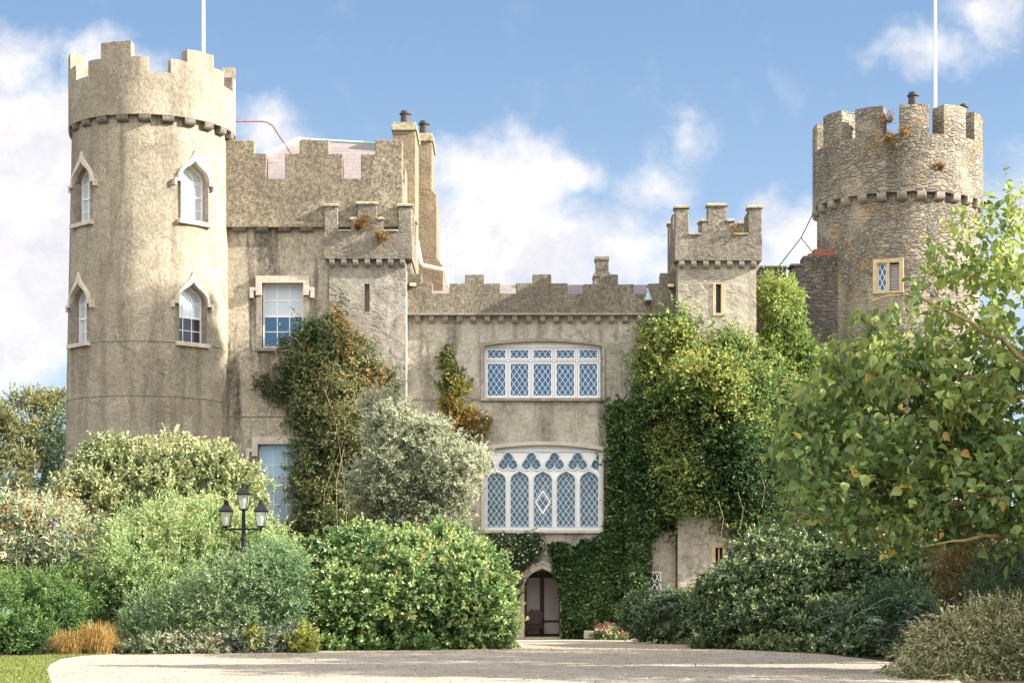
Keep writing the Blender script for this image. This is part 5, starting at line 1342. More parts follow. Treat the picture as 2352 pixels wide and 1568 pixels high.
def climber(name, label, cat, poly, Y, thick, mat, n, K=7, slen=.22, ll=.07, lw=.035, base=.4, patch=.18, tipgain=.25, up=.3, outw=.8, rnd=.5, lumpf=1.6, lump=.5, round_px=45, hang_=0.0, topglow=0.0, wall=None, jag=8, parent=None, spread=.8, inner=.35, shoot=2.2):
    """foliage growing over a wall at depth Y, bulging out by up to thick metres. wall(px): optional depth of the wall behind each point"""
    seed_no[0] += 1; rng = np.random.default_rng(seed_no[0])
    n = int(n * .85); ll *= 1.3; lw *= 1.4; base += .05
    xs = [p[0] for p in poly]; ys = [p[1] for p in poly]
    m = n * 4
    px, py = rng.uniform(min(xs) - jag, max(xs) + jag, m), rng.uniform(min(ys) - jag, max(ys) + jag, m)
    w3 = np.stack([px * .05, py * .05, 0 * px], 1)
    jn1, jn2 = sines(rng, 8, 1.0), sines(rng, 8, 1.0)
    jx, jy = px + jn1(w3) * jag + rng.normal(size=m) * jag * .5, py + jn2(w3) * jag + rng.normal(size=m) * jag * .5
    ok = in_poly(jx, jy, poly); px, py, jx, jy = px[ok][:n], py[ok][:n], jx[ok][:n], jy[ok][:n]
    n = len(px)
    Yw = np.array([wall(x) for x in px]) if wall else np.full(n, Y)
    ed = np.sqrt(np.clip(edge_dist(jx, jy, poly) / round_px, 0.01, 1))
    X, Z = (px - CX) * Yw / FP, EYE + (HY - py) * Yw / FP
    W3 = np.stack([X, 0 * X, Z], 1)
    ns, n2 = sines(rng, 9, lumpf), sines(rng, 9, lumpf * 2.7)
    surf = np.clip((1 - lump) + lump * (.6 * ns(W3) + .4 * n2(W3) + .3), .08, 1.6)
    dep = thick * ed * surf * (1 - np.minimum(rng.exponential(inner, n), .9))
    e = .05; g = np.stack([ns(W3 + [e, 0, 0]) - ns(W3), np.zeros(n), ns(W3 + [0, 0, e]) - ns(W3)], 1) / e
    p = np.stack([X, Yw - .04 - dep, Z], 1); p[:, 2] = np.maximum(p[:, 2], .04)
    sd = norm(np.array([0, -outw, up - hang_]) - g * .35 + rng.normal(size=(n, 3)) * rnd)
    pn = sines(rng, 8, 1.4)
    ymin, ymax = min(ys), max(ys)
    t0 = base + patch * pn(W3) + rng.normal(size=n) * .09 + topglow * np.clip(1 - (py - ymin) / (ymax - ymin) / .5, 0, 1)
    if shoot:
        G = 5; sel = rng.choice(n, n // G, replace=False); r_ = lambda q: np.repeat(q[sel], G, 0); m2 = len(sel) * G
        t = np.tile(np.linspace(0, 1, G), len(sel)) + rng.uniform(-.1, .1, m2); SL = np.repeat(slen * shoot * rng.uniform(.5, 1.5, len(sel)), G)
        p2 = r_(p) + r_(sd) * (SL * (t - .45))[:, None] + np.array([0, 0, -.12]) * (SL * t * t)[:, None] + rng.normal(size=(m2, 3)) * (.15 * SL)[:, None]
        p2[:, 1] = np.minimum(p2[:, 1], r_(Yw) - .03); t0 = r_(t0) + .2 * (t - .5); sd = norm(r_(sd) * .8 + rng.normal(size=p2.shape) * .5); p = p2
    arr = sprigs(rng, p - sd * slen * .4, sd, K, slen, ll, lw, t0, tipgain, spread=spread)
    if parent is None: parent = thing(name, (float(X.mean()), float(Y), 0), label, cat)
    link('foliage', leaf_mesh('foliage', *arr), mat, parent)
    return parent, p, sd, rng

# firethorn with orange berries on the worn turret
FT = [(655, 905), (668, 800), (700, 745), (735, 735), (765, 700), (790, 700), (810, 745), (835, 790), (850, 850), (888, 845), (880, 920), (850, 960), (850, 1080), (900, 1225), (900, 1270), (660, 1270), (682, 1150), (672, 1000)]
wft = lambda x: 70.85 if x < 745 else 70.7
pt, p, sd, rg = climber('shrub', 'tall dark firethorn with orange berries climbing the worn turret', 'shrub', FT, 70.75, .9, V['pyracantha'], 11000, 8, .28, .075, .038, base=.47, patch=.16, tipgain=.4, rnd=.65, lump=.8, wall=wft, jag=18, inner=.3)
fb = [(768, 700), (792, 700), (830, 760), (838, 800), (790, 800), (770, 760)]
ppx = CX + (p[:, 0]) * FP / 70.7; ppy = HY - (p[:, 2] - EYE) * FP / 70.7
msk = (in_poly(ppx, ppy, [(755, 690), (800, 690), (850, 800), (800, 860), (760, 800)]) & (rg.uniform(size=len(p)) < .4)) | (in_poly(ppx, ppy, [(835, 840), (890, 835), (880, 960), (850, 960)]) & (rg.uniform(size=len(p)) < .5)) | (rg.uniform(size=len(p)) < .02)
bp = np.repeat(p[msk] + sd[msk] * .12, 3, 0); bp = bp + rg.normal(size=bp.shape) * .06
berries(pt, 'berry', M['orange'], bp, .022, rg)
stems(pt, M['twig'], [([P(800, 1270, 69.6), P(790, 1100, 69.3), P(770, 960, 69.4), P(740, 880, 69.6)], .012), ([P(740, 1270, 69.6), P(745, 1130, 69.4), P(800, 980, 69.3)], .011), ([P(775, 1220, 69.3), P(772, 1110, 69.2), P(790, 1030, 69.1)], .011)] +
      [([P(a, b, 69.9), P((a + c) / 2, (b + d) / 2 - 6, 69.8), P(c, d, 69.8)], .008) for a, b, c, d in ((800, 820, 826, 720), (840, 870, 915, 830), (700, 800, 660, 770), (690, 815, 640, 806), (830, 860, 870, 905), (855, 900, 905, 850), (660, 1050, 610, 1030), (655, 1110, 600, 1085), (650, 1000, 618, 985))])
# bare twigs on the wing wall
seed_no[0] += 1; rg = np.random.default_rng(77)
bt = thing('dry_creeper', (X_(570, 70.8), 70.8, 0), 'bare straw coloured creeper twigs on the wing wall beside the round tower', 'creeper')
tw = MB()
for i in range(46):
    a, b = rg.uniform(530, 640), rg.uniform(825, 890)
    c, d = a + rg.uniform(-30, 30), b + rg.uniform(-22, 18)
    tw.tube([P(a, b, 70.82 - .05), P((a + c) / 2, (b + d) / 2 - rg.uniform(-4, 10), 70.6), P(c, d, 70.7)], .007, 4)
tw.obj('stem', M['twig'], bt)
climber('creeper', None, None, [(590, 870), (640, 850), (700, 800), (690, 900), (640, 930), (600, 905)], 70.85, .35, V['pyracantha'], 900, 6, .2, .06, .03, base=.35, parent=bt, jag=12)

# thin autumn creeper between the windows
pt, p, sd, rg = climber('creeper', 'thin yellow and red autumn creeper left of the leaded windows', 'creeper', [(1012, 800), (1035, 795), (1042, 850), (1062, 868), (1068, 920), (1090, 935), (1122, 960), (1118, 1000), (1110, 1080), (1020, 1080), (1000, 1000), (1025, 950), (1015, 870)], 72.0, .5, V['autumn'], 2600, 7, .2, .075, .035, base=.34, patch=.22, hang_=.3, jag=7)
fm = (p[:, 2] < Z_(950, 72)) & (rg.uniform(size=len(p)) < .08)
berries(pt, 'flower', M['whiteflower'], p[fm] + sd[fm] * .15, .04, rg)

# big climber over the pale turret: dark below, flowers and sunlit glow tinted into its top
wcl = lambda x: 72.0 if x < 1557 else (70.7 if x < 1737 else 75.5)
CLB = [(1428, 930), (1450, 905), (1452, 840), (1470, 770), (1505, 735), (1530, 722), (1560, 738), (1600, 745), (1640, 752), (1690, 790), (1740, 830), (1800, 850), (1850, 920), (1850, 1090), (1800, 1180), (1720, 1240), (1680, 1230), (1640, 1180), (1600, 1150), (1570, 1160), (1540, 1190), (1495, 1240), (1432, 1240)]
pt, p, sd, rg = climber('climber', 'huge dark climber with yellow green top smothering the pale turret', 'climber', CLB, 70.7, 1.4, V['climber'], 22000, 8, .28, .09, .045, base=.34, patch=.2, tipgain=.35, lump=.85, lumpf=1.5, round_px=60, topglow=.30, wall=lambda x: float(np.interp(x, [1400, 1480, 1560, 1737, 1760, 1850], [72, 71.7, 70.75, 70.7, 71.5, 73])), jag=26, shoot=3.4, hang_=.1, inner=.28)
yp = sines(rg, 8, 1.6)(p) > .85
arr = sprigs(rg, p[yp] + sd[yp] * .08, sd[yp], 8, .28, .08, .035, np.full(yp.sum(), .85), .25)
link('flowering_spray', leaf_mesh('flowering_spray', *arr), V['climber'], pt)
stems(pt, M['twig'], [([P(a, b, 69.4), P(a + 12, b + 40, 69.2), P(a + 5, b + 85, 69.3)], .010) for a, b in ((1695, 1130), (1745, 1080), (1780, 1010), (1650, 1150), (1712, 1200), (1800, 1080))])
climber('climber', 'yellow green climber cascading over the curtain wall beside the pale turret', 'climber', [(1738, 640), (1762, 628), (1800, 640), (1830, 690), (1850, 760), (1895, 850), (1900, 1000), (1738, 980)], 75.2, 1.6, V['yellowgreen'], 8000, 8, .28, .08, .036, base=.50, patch=.2, lump=.6, round_px=35, wall=lambda x: 74.9, jag=10, inner=.2)

# ivy round the doorway and up beside the lower window
IV = [(1396, 935), (1420, 920), (1480, 925), (1500, 1050), (1535, 1180), (1520, 1215), (1490, 1240), (1487, 1320), (1480, 1390), (1440, 1440), (1425, 1466), (1297, 1466), (1294, 1380), (1285, 1330), (1268, 1305), (1275, 1285), (1258, 1262), (1275, 1243), (1300, 1245), (1318, 1258), (1335, 1240), (1372, 1240), (1396, 1225), (1398, 1100)]
climber('ivy', 'dense dark green ivy beside the lower window and around the doorway', 'ivy', IV, 72.0, .75, V['ivy'], 17000, 5, .16, .115, .085, base=.42, patch=.15, tipgain=.2, up=-.2, outw=.7, hang_=.5, rnd=.45, lump=.45, lumpf=2.2, round_px=22, jag=5, spread=.7, inner=.2, shoot=0, wall=lambda x: 72.0 if x < 1440 else 71.25)
pt, p, sd, rg = climber('jasmine', 'dark jasmine with small white flowers hanging left of the doorway arch', 'climber', [(1128, 1228), (1240, 1225), (1250, 1250), (1235, 1290), (1200, 1330), (1170, 1390), (1150, 1420), (1120, 1400)], 72.0, .6, V['ivy'], 3600, 7, .2, .07, .03, base=.45, patch=.2, hang_=.4, jag=9)
fm = (p[:, 2] > Z_(1325, 72)) & (rg.uniform(size=len(p)) < .10)
berries(pt, 'flower', M['whiteflower'], p[fm] + sd[fm] * .16, .045, rg)

# flowers beside the block
fl, p, d, rg = bush('flower_bed', 'low pink flowers beside the stone block under the ivy', 'flowers', lobes_px([(1395, 1456, 32, 14, 70.9, .3), (1375, 1458, 14, 10, 70.7, .2), (1418, 1456, 12, 14, 71, .2)]), V['lime'], 700, 6, .12, .06, .03, up=.9, base=.5, core=.6)
fm = (rg.uniform(size=len(p)) < .35) & (p[:, 2] > .12)
berries(fl, 'flower', M['pink'], p[fm] + np.array([0, -.05, .08]), .045, rg)

# --- right-hand planting
pt, p, d, rg = bush('shrub', 'huge dark rounded evergreen shrub at the drive edge', 'shrub', lobes_px([(1870, 1360, 250, 130, 60, 3.0), (1700, 1400, 105, 92, 59, 1.6), (2020, 1350, 140, 125, 58.5, 2.0), (1790, 1300, 110, 75, 61, 1.8), (1940, 1275, 130, 70, 61, 1.8), (2090, 1400, 90, 95, 57, 1.5), (1800, 1430, 160, 66, 57.8, 1.5), (1950, 1440, 140, 60, 56.5, 1.4)]), V['laurel'], 22000, 8, .22, .10, .036, .05, .05, up=.6, rnd=.5, base=.50, patch=.06, tipgain=.4, tufts=(26, .5), amp_=.5)
bush('shrub', 'small dark olive shrub between ivy and huge rounded shrub', 'shrub', lobes_px([(1475, 1420, 42, 50, 66, .8), (1560, 1425, 48, 52, 63.5, .9), (1520, 1440, 55, 38, 64, .8)]), V['laurel'], 5000, 8, .2, .07, .026, .06, .06, up=.6, base=.45, tufts=(14, .26))

def pinnate(px, py, Y, size, label, n=26, name='mahonia', group='blue green feathery plants', cat='plant'):
    """plant of long arching leaves, each with paired leaflets"""
    seed_no[0] += 1; rng = np.random.default_rng(seed_no[0])
    cx = X_(px, Y); t = thing(name, (cx, Y, 0), label, cat, group)
    zc = max(.25, Z_(py, Y)); st = MB()
    PP, AA, NN, LL, WW, TT = [], [], [], [], [], []
    for i in range(n):
        az = rng.uniform(0, 2 * math.pi); el = rng.uniform(-.1, .9); L = size * rng.uniform(.7, 1.2)
        o = np.array([cx, Y, zc]) + rng.normal(size=3) * np.array([.28, .25, .25]) * size * 1.5
        o[2] = max(o[2], .2)
        d = np.array([math.cos(az) * math.cos(el), math.sin(az) * math.cos(el), math.sin(el)])
        pts = [o + d * L * s + np.array([0, 0, -.45 * L * s * s]) for s in np.linspace(0, 1, 7)]
        st.tube(pts, .006, 4)
        for j in range(14):
            s = .12 + .86 * j / 13; k = o + d * L * s + np.array([0, 0, -.45 * L * s * s]); tg = norm((d + np.array([0, 0, -.9 * s]))[None])[0]
            sdv = np.cross(tg, [0, 0, 1]); sdv /= np.linalg.norm(sdv) + 1e-9
            for sg in (-1, 1):
                PP.append(k); AA.append(sdv * sg * .9 + tg * .45 + np.array([0, 0, -.12])); NN.append([0, 0, 1]); LL.append(size * .30 * math.sin(math.pi * (.18 + .75 * s)) + .02); WW.append(size * .085); TT.append(rng.normal(.5, .18))
        if i % 4 == 0: st.tube([np.array([cx, Y, 0]), (o + np.array([cx, Y, 0])) / 2 + rng.normal(size=3) * .05, o], .014, 5)
    st.obj('stem', M['bark'], t)
    a = np.array
    link('foliage', leaf_mesh('foliage', a(PP), norm(a(AA)), norm(a(NN) + rng.normal(size=(len(PP), 3)) * .2), a(LL), a(WW), a(TT)), V['mahonia'], t)
    return t
pinnate(1500, 1380, 66.5, .75, 'blue green feathery plant under the white lattice window')
pinnate(1548, 1395, 63, .65, 'blue green feathery plant with yellowing tips before the pale turret foot', 22)
pinnate(1955, 1440, 52.0, .80, 'blue green feathery plant against the huge rounded shrub, nearest the drive corner', 26)
pinnate(2035, 1448, 48.6, .75, 'blue green feathery plant between two others beside the drive', 28)
pinnate(2095, 1425, 49.5, .75, 'blue green feathery plant beside the sprawling juniper', 24)
bush('shrub', 'low dark groundcover shrub at the drive edge under feathery plants', 'shrub', lobes_px([(2030, 1495, 75, 18, 50.0, .5), (2110, 1510, 70, 22, 47.2, .6), (1960, 1494, 40, 12, 52, .4)]), V['laurel'], 3600, 7, .16, .085, .045, .08, .07, up=.6, base=.4, tufts=(12, .22), core=.7)
bush('shrub', 'fine leaved grey shrub in front of the huge rounded shrub', 'shrub', lobes_px([(2075, 1395, 62, 40, 53, .8), (2035, 1380, 40, 28, 53.5, .6), (2110, 1420, 40, 40, 52.5, .6)]), V['bluegreen'], 4200, 9, .2, .045, .014, .06, .07, up=.5, base=.35, tufts=(14, .22), core=.7)
grass_clump(2170, 1500, 62, 118, V['strap'], 90, 'long strap leaved plant beside the sprawling juniper', 48.5, name='strap_leaf_plant', W=.035, cat='plant', arch=1.05)
bush('shrub', 'brown feathery upright shrub behind the strap leaved plant', 'shrub', lobes_px([(2235, 1330, 62, 85, 50, .8), (2275, 1370, 60, 90, 49, .9), (2200, 1310, 40, 50, 50.5, .6)]), V['brown'], 5200, 10, .42, .07, .010, .06, .09, up=1.6, out=.4, rnd=.3, base=.5, tufts=(12, .3), core=.6, spread=.4)
bush('shrub', 'dark yew shrub in the shade under the leafy tree', 'shrub', lobes_px([(2330, 1350, 95, 110, 48, 1.1), (2400, 1330, 90, 120, 47, 1.2), (2300, 1420, 70, 80, 46.5, .9)]), V['pine'], 6000, 9, .22, .06, .014, .06, .07, up=.5, base=.45, tufts=(14, .28))
# sprawling juniper close to the camera
jl = lobes_px([(2330, 1580, 230, 190, 37.5, 1.8), (2230, 1640, 150, 130, 36.5, 1.2), (2400, 1500, 160, 160, 38.5, 1.6), (2160, 1690, 110, 100, 35.5, .9), (2290, 1490, 100, 90, 39, 1.2), (2450, 1620, 200, 220, 36.5, 1.6)])
bush('juniper', 'sprawling olive juniper with arching straw tips at the drive edge', 'shrub', jl, V['juniper'], 17000, 14, .40, .06, .013, .05, .05, up=.25, out=.75, rnd=.32, base=.36, patch=.2, tipgain=.75, spread=.42, core=.86, shoot=2.6, arc=.55)

# --- the broad-leaved tree on the right
def pxp(px, py, Y): return np.array(P(px, py, Y))
def grow_tree(root, mat_bark, limbs, targets, rng, r_tip=.006):
    """limbs: list of (points, radii); targets: cluster points joined to the nearest twig already there. Returns twig end directions"""
    nodes = []; 
    for pts, rad in limbs:
        pts = [np.array(p) for p in pts]
        q, rr_ = [pts[0]], [rad[0]]
        for i in range(len(pts) - 1):
            for s in (1 / 3, 2 / 3, 1):
                L = np.linalg.norm(pts[i + 1] - pts[i]); q.append(pts[i] * (1 - s) + pts[i + 1] * s + (rng.normal(size=3) * L * .055 if s < 1 else 0)); rr_.append(rad[i] * (1 - s) + rad[i + 1] * s)
        pts, rad = q, rr_
        MB().tube([Vector(p) for p in pts], rad, 8).obj('branch', mat_bark, root, smooth=60)
        for i in range(len(pts) - 1):
            for s in np.linspace(0, 1, 8): nodes.append((pts[i] * (1 - s) + pts[i + 1] * s))
    nodes = np.array(nodes); dist0 = np.min(np.linalg.norm(targets[:, None] - nodes[None], axis=2), 1)
    tw = MB(); dirs = np.zeros_like(targets)
    for i in np.argsort(dist0):
        t = targets[i]; dd = np.linalg.norm(nodes - t, axis=1); j = dd.argmin(); a = nodes[j]; L = dd[j]
        mid = (a + t) / 2 + rng.normal(size=3) * L * .12 + np.array([0, 0, L * .08])
        k = np.linspace(0, 1, 5)[:, None]; pts = (1 - k) ** 2 * a + 2 * k * (1 - k) * mid + k * k * t
        tw.tube([Vector(p) for p in pts], [r_tip + .010 * L * (1 - s) for s in np.linspace(0, 1, 5)], 5)
        nodes = np.vstack([nodes, pts[1:]]); dirs[i] = pts[4] - pts[3]
    tw.obj('twig', mat_bark, root)
    return norm(dirs)

def big_leaves(root, mat, targets, dirs, rng, per, ll, base=.45, rad=.34, hi=0.0, droop=.25):
    n = len(targets)
    p = np.repeat(targets, per, 0) + rng.normal(size=(n * per, 3)) * rad * .55
    dr = np.repeat(dirs, per, 0)
    rv = norm(rng.normal(size=(n * per, 3)))
    ax = norm(dr * .4 + rv * .9 + np.array([0, -.1, -droop]))
    ax = norm(ax + np.array([0, 0, -1.0]) * rng.uniform(0, .9, (n * per, 1)))
    nr = norm(np.array([0, -.25, .8]) + rng.normal(size=ax.shape) * .5 + rv * .3)
    s = np.where(rng.uniform(size=n * per) < .35, rng.uniform(1.0, 1.5, n * per), rng.uniform(.4, .95, n * per))
    ti = base + hi * np.clip((p[:, 2] - 4.0) / 5.0, -.5, 1.2) + np.repeat(rng.normal(0, .12, n), per) + rng.normal(0, .12, n * per)  # upper leaves tinted paler to imitate a sunlit crown top
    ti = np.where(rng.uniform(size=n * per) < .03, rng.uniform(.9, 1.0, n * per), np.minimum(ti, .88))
    link('foliage', leaf_mesh('foliage', p, ax, nr, ll * s, ll * s * rng.uniform(.55, .9, n * per), ti, .10, 'heart'), mat, root)

rg = np.random.default_rng(5)
YT = 40.0
tr_ = thing('tree', (X_(2560, YT), YT, 0), 'broad leaved tree with ochre limbs reaching over the dark rounded shrub', 'tree')
trunk = [pxp(2570, 1640, YT), pxp(2560, 1450, YT), pxp(2545, 1280, YT), pxp(2530, 1120, YT), pxp(2500, 950, YT), pxp(2470, 780, YT)]
MB().tube([Vector(p) for p in trunk], [.30, .25, .22, .19, .15, .10], 10).obj('trunk', M['bark_warm'], tr_, smooth=60)
limbs = [([trunk[3], pxp(2350, 1110, 39.6), pxp(2200, 1160, 39), pxp(2040, 1210, 38.5), pxp(1900, 1225, 38.2)], [.13, .10, .075, .05, .02]),
         ([trunk[3], pxp(2380, 1010, 40), pxp(2230, 985, 40), pxp(2080, 1040, 40), pxp(1930, 1090, 40.3)], [.12, .09, .06, .04, .018]),
         ([trunk[4], pxp(2330, 900, 40.5), pxp(2180, 860, 40.8), pxp(2020, 830, 41), pxp(1900, 790, 41)], [.11, .08, .055, .035, .015]),
         ([trunk[4], pxp(2340, 820, 39.6), pxp(2230, 740, 39.4), pxp(2110, 680, 39.3), pxp(2000, 690, 39.2)], [.09, .065, .045, .03, .012]),
         ([trunk[5], pxp(2380, 660, 40), pxp(2290, 570, 40), pxp(2220, 500, 40)], [.08, .05, .03, .012]),
         ([trunk[2], pxp(2400, 1180, 38.4), pxp(2260, 1230, 37.8), pxp(2120, 1255, 37.6)], [.09, .06, .04, .015]),
         ([pxp(2200, 985, 40), pxp(2080, 950, 40.5), pxp(1960, 930, 41), pxp(1850, 880, 41.3)], [.05, .035, .025, .01])]
RG = [(2230, 880, 150, 220, 40.2, 2.0), (2100, 1000, 230, 190, 40.0, 2.2), (1960, 1090, 170, 130, 39.6, 1.8), (2200, 1150, 170, 100, 38.8, 1.6), (1900, 1170, 130, 50, 39.0, 1.2), (2080, 760, 150, 110, 40.3, 1.7), (1940, 800, 60, 50, 40.6, .9),
      (2290, 560, 90, 110, 40, 1.1), (2235, 500, 40, 50, 40, .6), (2330, 470, 50, 50, 40, .7), (2000, 690, 60, 35, 39.5, .6), (2180, 600, 70, 70, 40, 1.0), (2330, 1120, 100, 150, 38.6, 1.6), (1880, 940, 90, 80, 40.8, 1.3), (1850, 1040, 80, 120, 40.6, 1.2), (2060, 1215, 190, 50, 38.6, 1.0), (1990, 900, 100, 90, 41, 1.4), (2330, 740, 110, 150, 40.2, 1.6)]
tg = []
wsum = np.array([a * b for _, _, a, b, _, _ in RG], float); wsum /= wsum.sum()
while len(tg) < 830:
    q = RG[rg.choice(len(RG), p=wsum)]
    v = norm(rg.normal(size=(1, 3)))[0] * rg.uniform(.25, 1) ** .5
    if q[1] + v[2] * q[3] < 800 and rg.uniform() < .45: continue
    if 1870 < q[0] + v[0] * q[2] < 2070 and q[1] + v[2] * q[3] < 715: continue
    tg.append(pxp(q[0] + v[0] * q[2], q[1] + v[2] * q[3], q[4] + v[1] * q[5]))
tg = np.array(tg)
dr = grow_tree(tr_, M['bark_warm'], limbs, tg, rg)
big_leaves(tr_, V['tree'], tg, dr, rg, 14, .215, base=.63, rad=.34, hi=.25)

# --- trees outside the frame on the right whose shade falls across the drive and shrubs
def shade_tree(label, x, y, h, crown, n, seed):
    rng = np.random.default_rng(seed)
    t = thing('tree', (x, y, 0), label, 'tree', 'park trees beside the drive')
    MB().tube([(x, y, 0), (x + .1, y, h * .3), (x - .1, y + .1, h * .6), (x, y, h * .85)], [.35, .28, .2, .08], 8).obj('trunk', M['bark_grey'], t, smooth=60)
    g = norm(rng.normal(size=(n, 3))) * rng.uniform(.3, 1, (n, 1)) ** .5
    c = np.array(crown, float)
    tgs = c[:3] + g * c[3:]
    d2 = grow_tree(t, M['bark_grey'], [([np.array([x, y, h * .4]), np.array([x + sx * c[3] * .5, y + sy * c[4] * .5, c[2] + .2 * c[5]])], [.12, .04]) for sx, sy in ((1, 0), (-1, .3), (.2, 1), (0, -1))], tgs, rng, .01)
    big_leaves(t, V['tree'], tgs, d2, rng, 12, .34, rad=.6)
SHADE = True
if SHADE:
    shade_tree('tall park tree standing right of the juniper', 19.5, 47.0, 9, (19.5, 47.0, 6.6, 3.2, 3.4, 3.0), 260, 11)
    shade_tree('spreading park tree right of the brown feathery shrub', 23.5, 54.0, 9, (23.0, 54.0, 6.2, 3.4, 3.6, 2.6), 260, 12)
    shade_tree('slim park tree near the camera side of the drive', 15.5, 35.0, 8, (15.5, 35.0, 5.6, 2.6, 3.0, 2.4), 110, 13)
    shade_tree('low bushy park tree close to the broad leaved tree', 19.5, 38.0, 11, (19.0, 38.2, 8.6, 2.8, 2.2, 2.6), 200, 17)
    shade_tree('leaning park tree with thin flat crown', 24.0, 36.0, 15, (24.0, 36.0, 12.5, 4.5, 3.0, 2.2), 190, 18)
    shade_tree('thin crowned tall park tree behind the others', 26.0, 46.0, 17, (26.0, 46.0, 15.0, 4.6, 3.4, 2.0), 190, 19)
    shade_tree('short park tree at the bend of the drive', 20.0, 45.0, 10, (20.0, 45.0, 8.0, 3.4, 3.0, 1.8), 150, 20)
    shade_tree('high crowned park tree across the drive from the juniper', 22.0, 42.5, 14, (22.0, 42.5, 11.5, 4.2, 3.2, 2.2), 150, 15)
    shade_tree('broad park tree well right of the broad leaved tree', 27.0, 50.0, 16, (27.0, 50.0, 13.0, 4.5, 3.4, 2.6), 190, 16)

    shade_tree('added unseen tall slender tree whose high crown shades the sandy tower', 30.0, 61.4, 34, (30.0, 61.2, 30.8, 2.6, 2.2, 4.0), 1100, 14)  # added out of view, crown shaped to shade the round tower

# --- trees beyond the round tower
def far_tree(label, px, Y, htop, mat, crowns, trunks, seed, n=2600, ll=.22):
    rng = np.random.default_rng(seed)
    t = thing('tree', (X_(px, Y), Y, 0), label, 'tree', 'park trees beyond the round tower')
    lobes = lobes_px([(cx, cy, rx, ry, Y + dy, rd) for cx, cy, rx, ry, dy, rd in crowns])
    n = int(n * .30)
    src = sub_lobes(rng, lobes, 5, .48)
    p, d = lobe_points(rng, src, n, .10, .15, 1.5, .9)
    sd = norm(d * .6 + np.array([0, 0, .4]) + rng.normal(size=p.shape) * .6)
    t0 = .45 + .18 * sines(rng, 8, .8)(p) + rng.normal(size=n) * .1
    link('crown', leaf_mesh('crown', *sprigs(rng, p, sd, 7, .5, ll, ll * .4, t0, .3)), mat, t)
    for pts, r in trunks:
        MB().tube([P(a, b, Y + .2 * i) for i, (a, b) in enumerate(pts)], [r * (1 - .6 * i / max(1, len(pts) - 1)) for i in range(len(pts))], 7).obj('trunk', M['bark_grey'], t, smooth=60)
far_tree('tall olive crowned tree with several bare trunks beside the round tower', 75, 100, 0, V['euca'],
         [(75, 935, 52, 32, 0, 2.0), (125, 930, 28, 22, 0, 1.2), (95, 990, 44, 34, 0, 2), (60, 1020, 38, 34, 0, 1.6), (70, 1060, 26, 26, 0, 1.2), (110, 1030, 26, 24, 0, 1)],
         [([(78, 1290), (76, 1150), (70, 1060), (80, 960)], .28), ([(66, 1290), (62, 1150), (50, 1080), (40, 1030)], .2), ([(72, 1270), (96, 1120), (112, 1020), (122, 940)], .2), ([(60, 1250), (40, 1140), (30, 1090)], .14), ([(82, 1250), (108, 1140), (120, 1090)], .12)], 21, 4200)
far_tree('rounded grey olive tree at the lawn side beyond the buddleia', 10, 92, 0, V['euca'],
         [(10, 1080, 60, 60, 0, 2.2), (-30, 1020, 60, 70, 0, 2.2), (15, 990, 24, 24, 0, 1), (-5, 960, 30, 20, 0, 1), (30, 1130, 40, 34, 0, 1.5), (0, 1170, 60, 40, 0, 1.6)],
         [([(5, 1330), (8, 1200), (0, 1080), (-8, 1000)], .26), ([(20, 1300), (28, 1180), (30, 1120)], .16)], 22, 4200)
far_tree('dark conifer close behind the round tower edge', 142, 88, 0, V['pine'],
         [(138, 1010, 24, 60, 0, 1.4), (142, 1080, 22, 30, 0, 1.2), (132, 1110, 26, 16, 0, 1.0), (130, 985, 14, 18, 0, .8)],
         [([(140, 1300), (136, 1150), (140, 1000)], .2), ([(128, 1290), (110, 1180), (104, 1140)], .1)], 23, 2400, .18)
bush('shrub', 'brownish green thicket between far tree trunks and buddleia', 'shrub', lobes_px([(60, 1215, 70, 45, 75, 2.0), (0, 1180, 50, 50, 74, 1.8), (130, 1210, 50, 34, 74, 1.5)]), V['buddleia'], 4200, 7, .34, .11, .04, .08, .08, base=.42, tufts=(14, .5))
# seed heads and purple flower spikes of the buddleia
rg = np.random.default_rng(9)
bd = next(o for o in scene.objects if o.get('label', '').startswith('dusty pale buddleia'))
for nm, mt, cnt in (('seed_head', M['seed'], 30), ('flower', M['purple'], 9)):
    for i in range(cnt):
        a, b = rg.uniform(0, 215), rg.uniform(1195, 1300)
        if nm == 'seed_head' and rg.uniform() < .5: a, b = rg.uniform(0, 90), rg.uniform(1165, 1240)
        p0 = Vector(P(a, b, 55.6)); dx = rg.uniform(-.5, 1.0)
        MB().tube([p0, p0 + Vector((.10 * dx, -.05, .10)), p0 + Vector((.22 * dx, -.1, .12)), p0 + Vector((.32 * dx, -.12, .06))], [.03, .04, .032, .008], 6).obj(nm, mt, bd)

# fallen leaves on the drive and grass blades of the lawn
rg = np.random.default_rng(31)
N = 2600
px = rg.uniform(200, 2150, N); py = 1488 + rg.exponential(9, N); py = np.clip(py, 1486, 1600)
Yg = FP * EYE / (py - HY); pos = np.stack([(px - CX) * Yg / FP, Yg, np.full(N, .012)], 1)
ax = norm(np.stack([rg.normal(size=N), rg.normal(size=N), np.abs(rg.normal(size=N)) * .2], 1))
me = leaf_mesh('fallen_leaves', pos, ax, np.tile([0, 0, 1.0], (N, 1)) + rg.normal(size=(N, 3)) * .2, np.full(N, .06), np.full(N, .04), rg.uniform(0, 1, N))
tag(link('fallen_leaves', me, V['straw']), kind='stuff')
N = 26000
px, py = rg.uniform(-80, 265, N), rg.uniform(1500, 1600, N)
ok = in_poly(px, py, [(-200, 1512), (40, 1508), (225, 1501), (262, 1503), (190, 1507), (140, 1514), (116, 1526), (108, 1538), (112, 1552), (122, 1600), (-200, 1600)])
px, py = px[ok], py[ok]; N = len(px); Yg = FP * EYE / (py - HY)
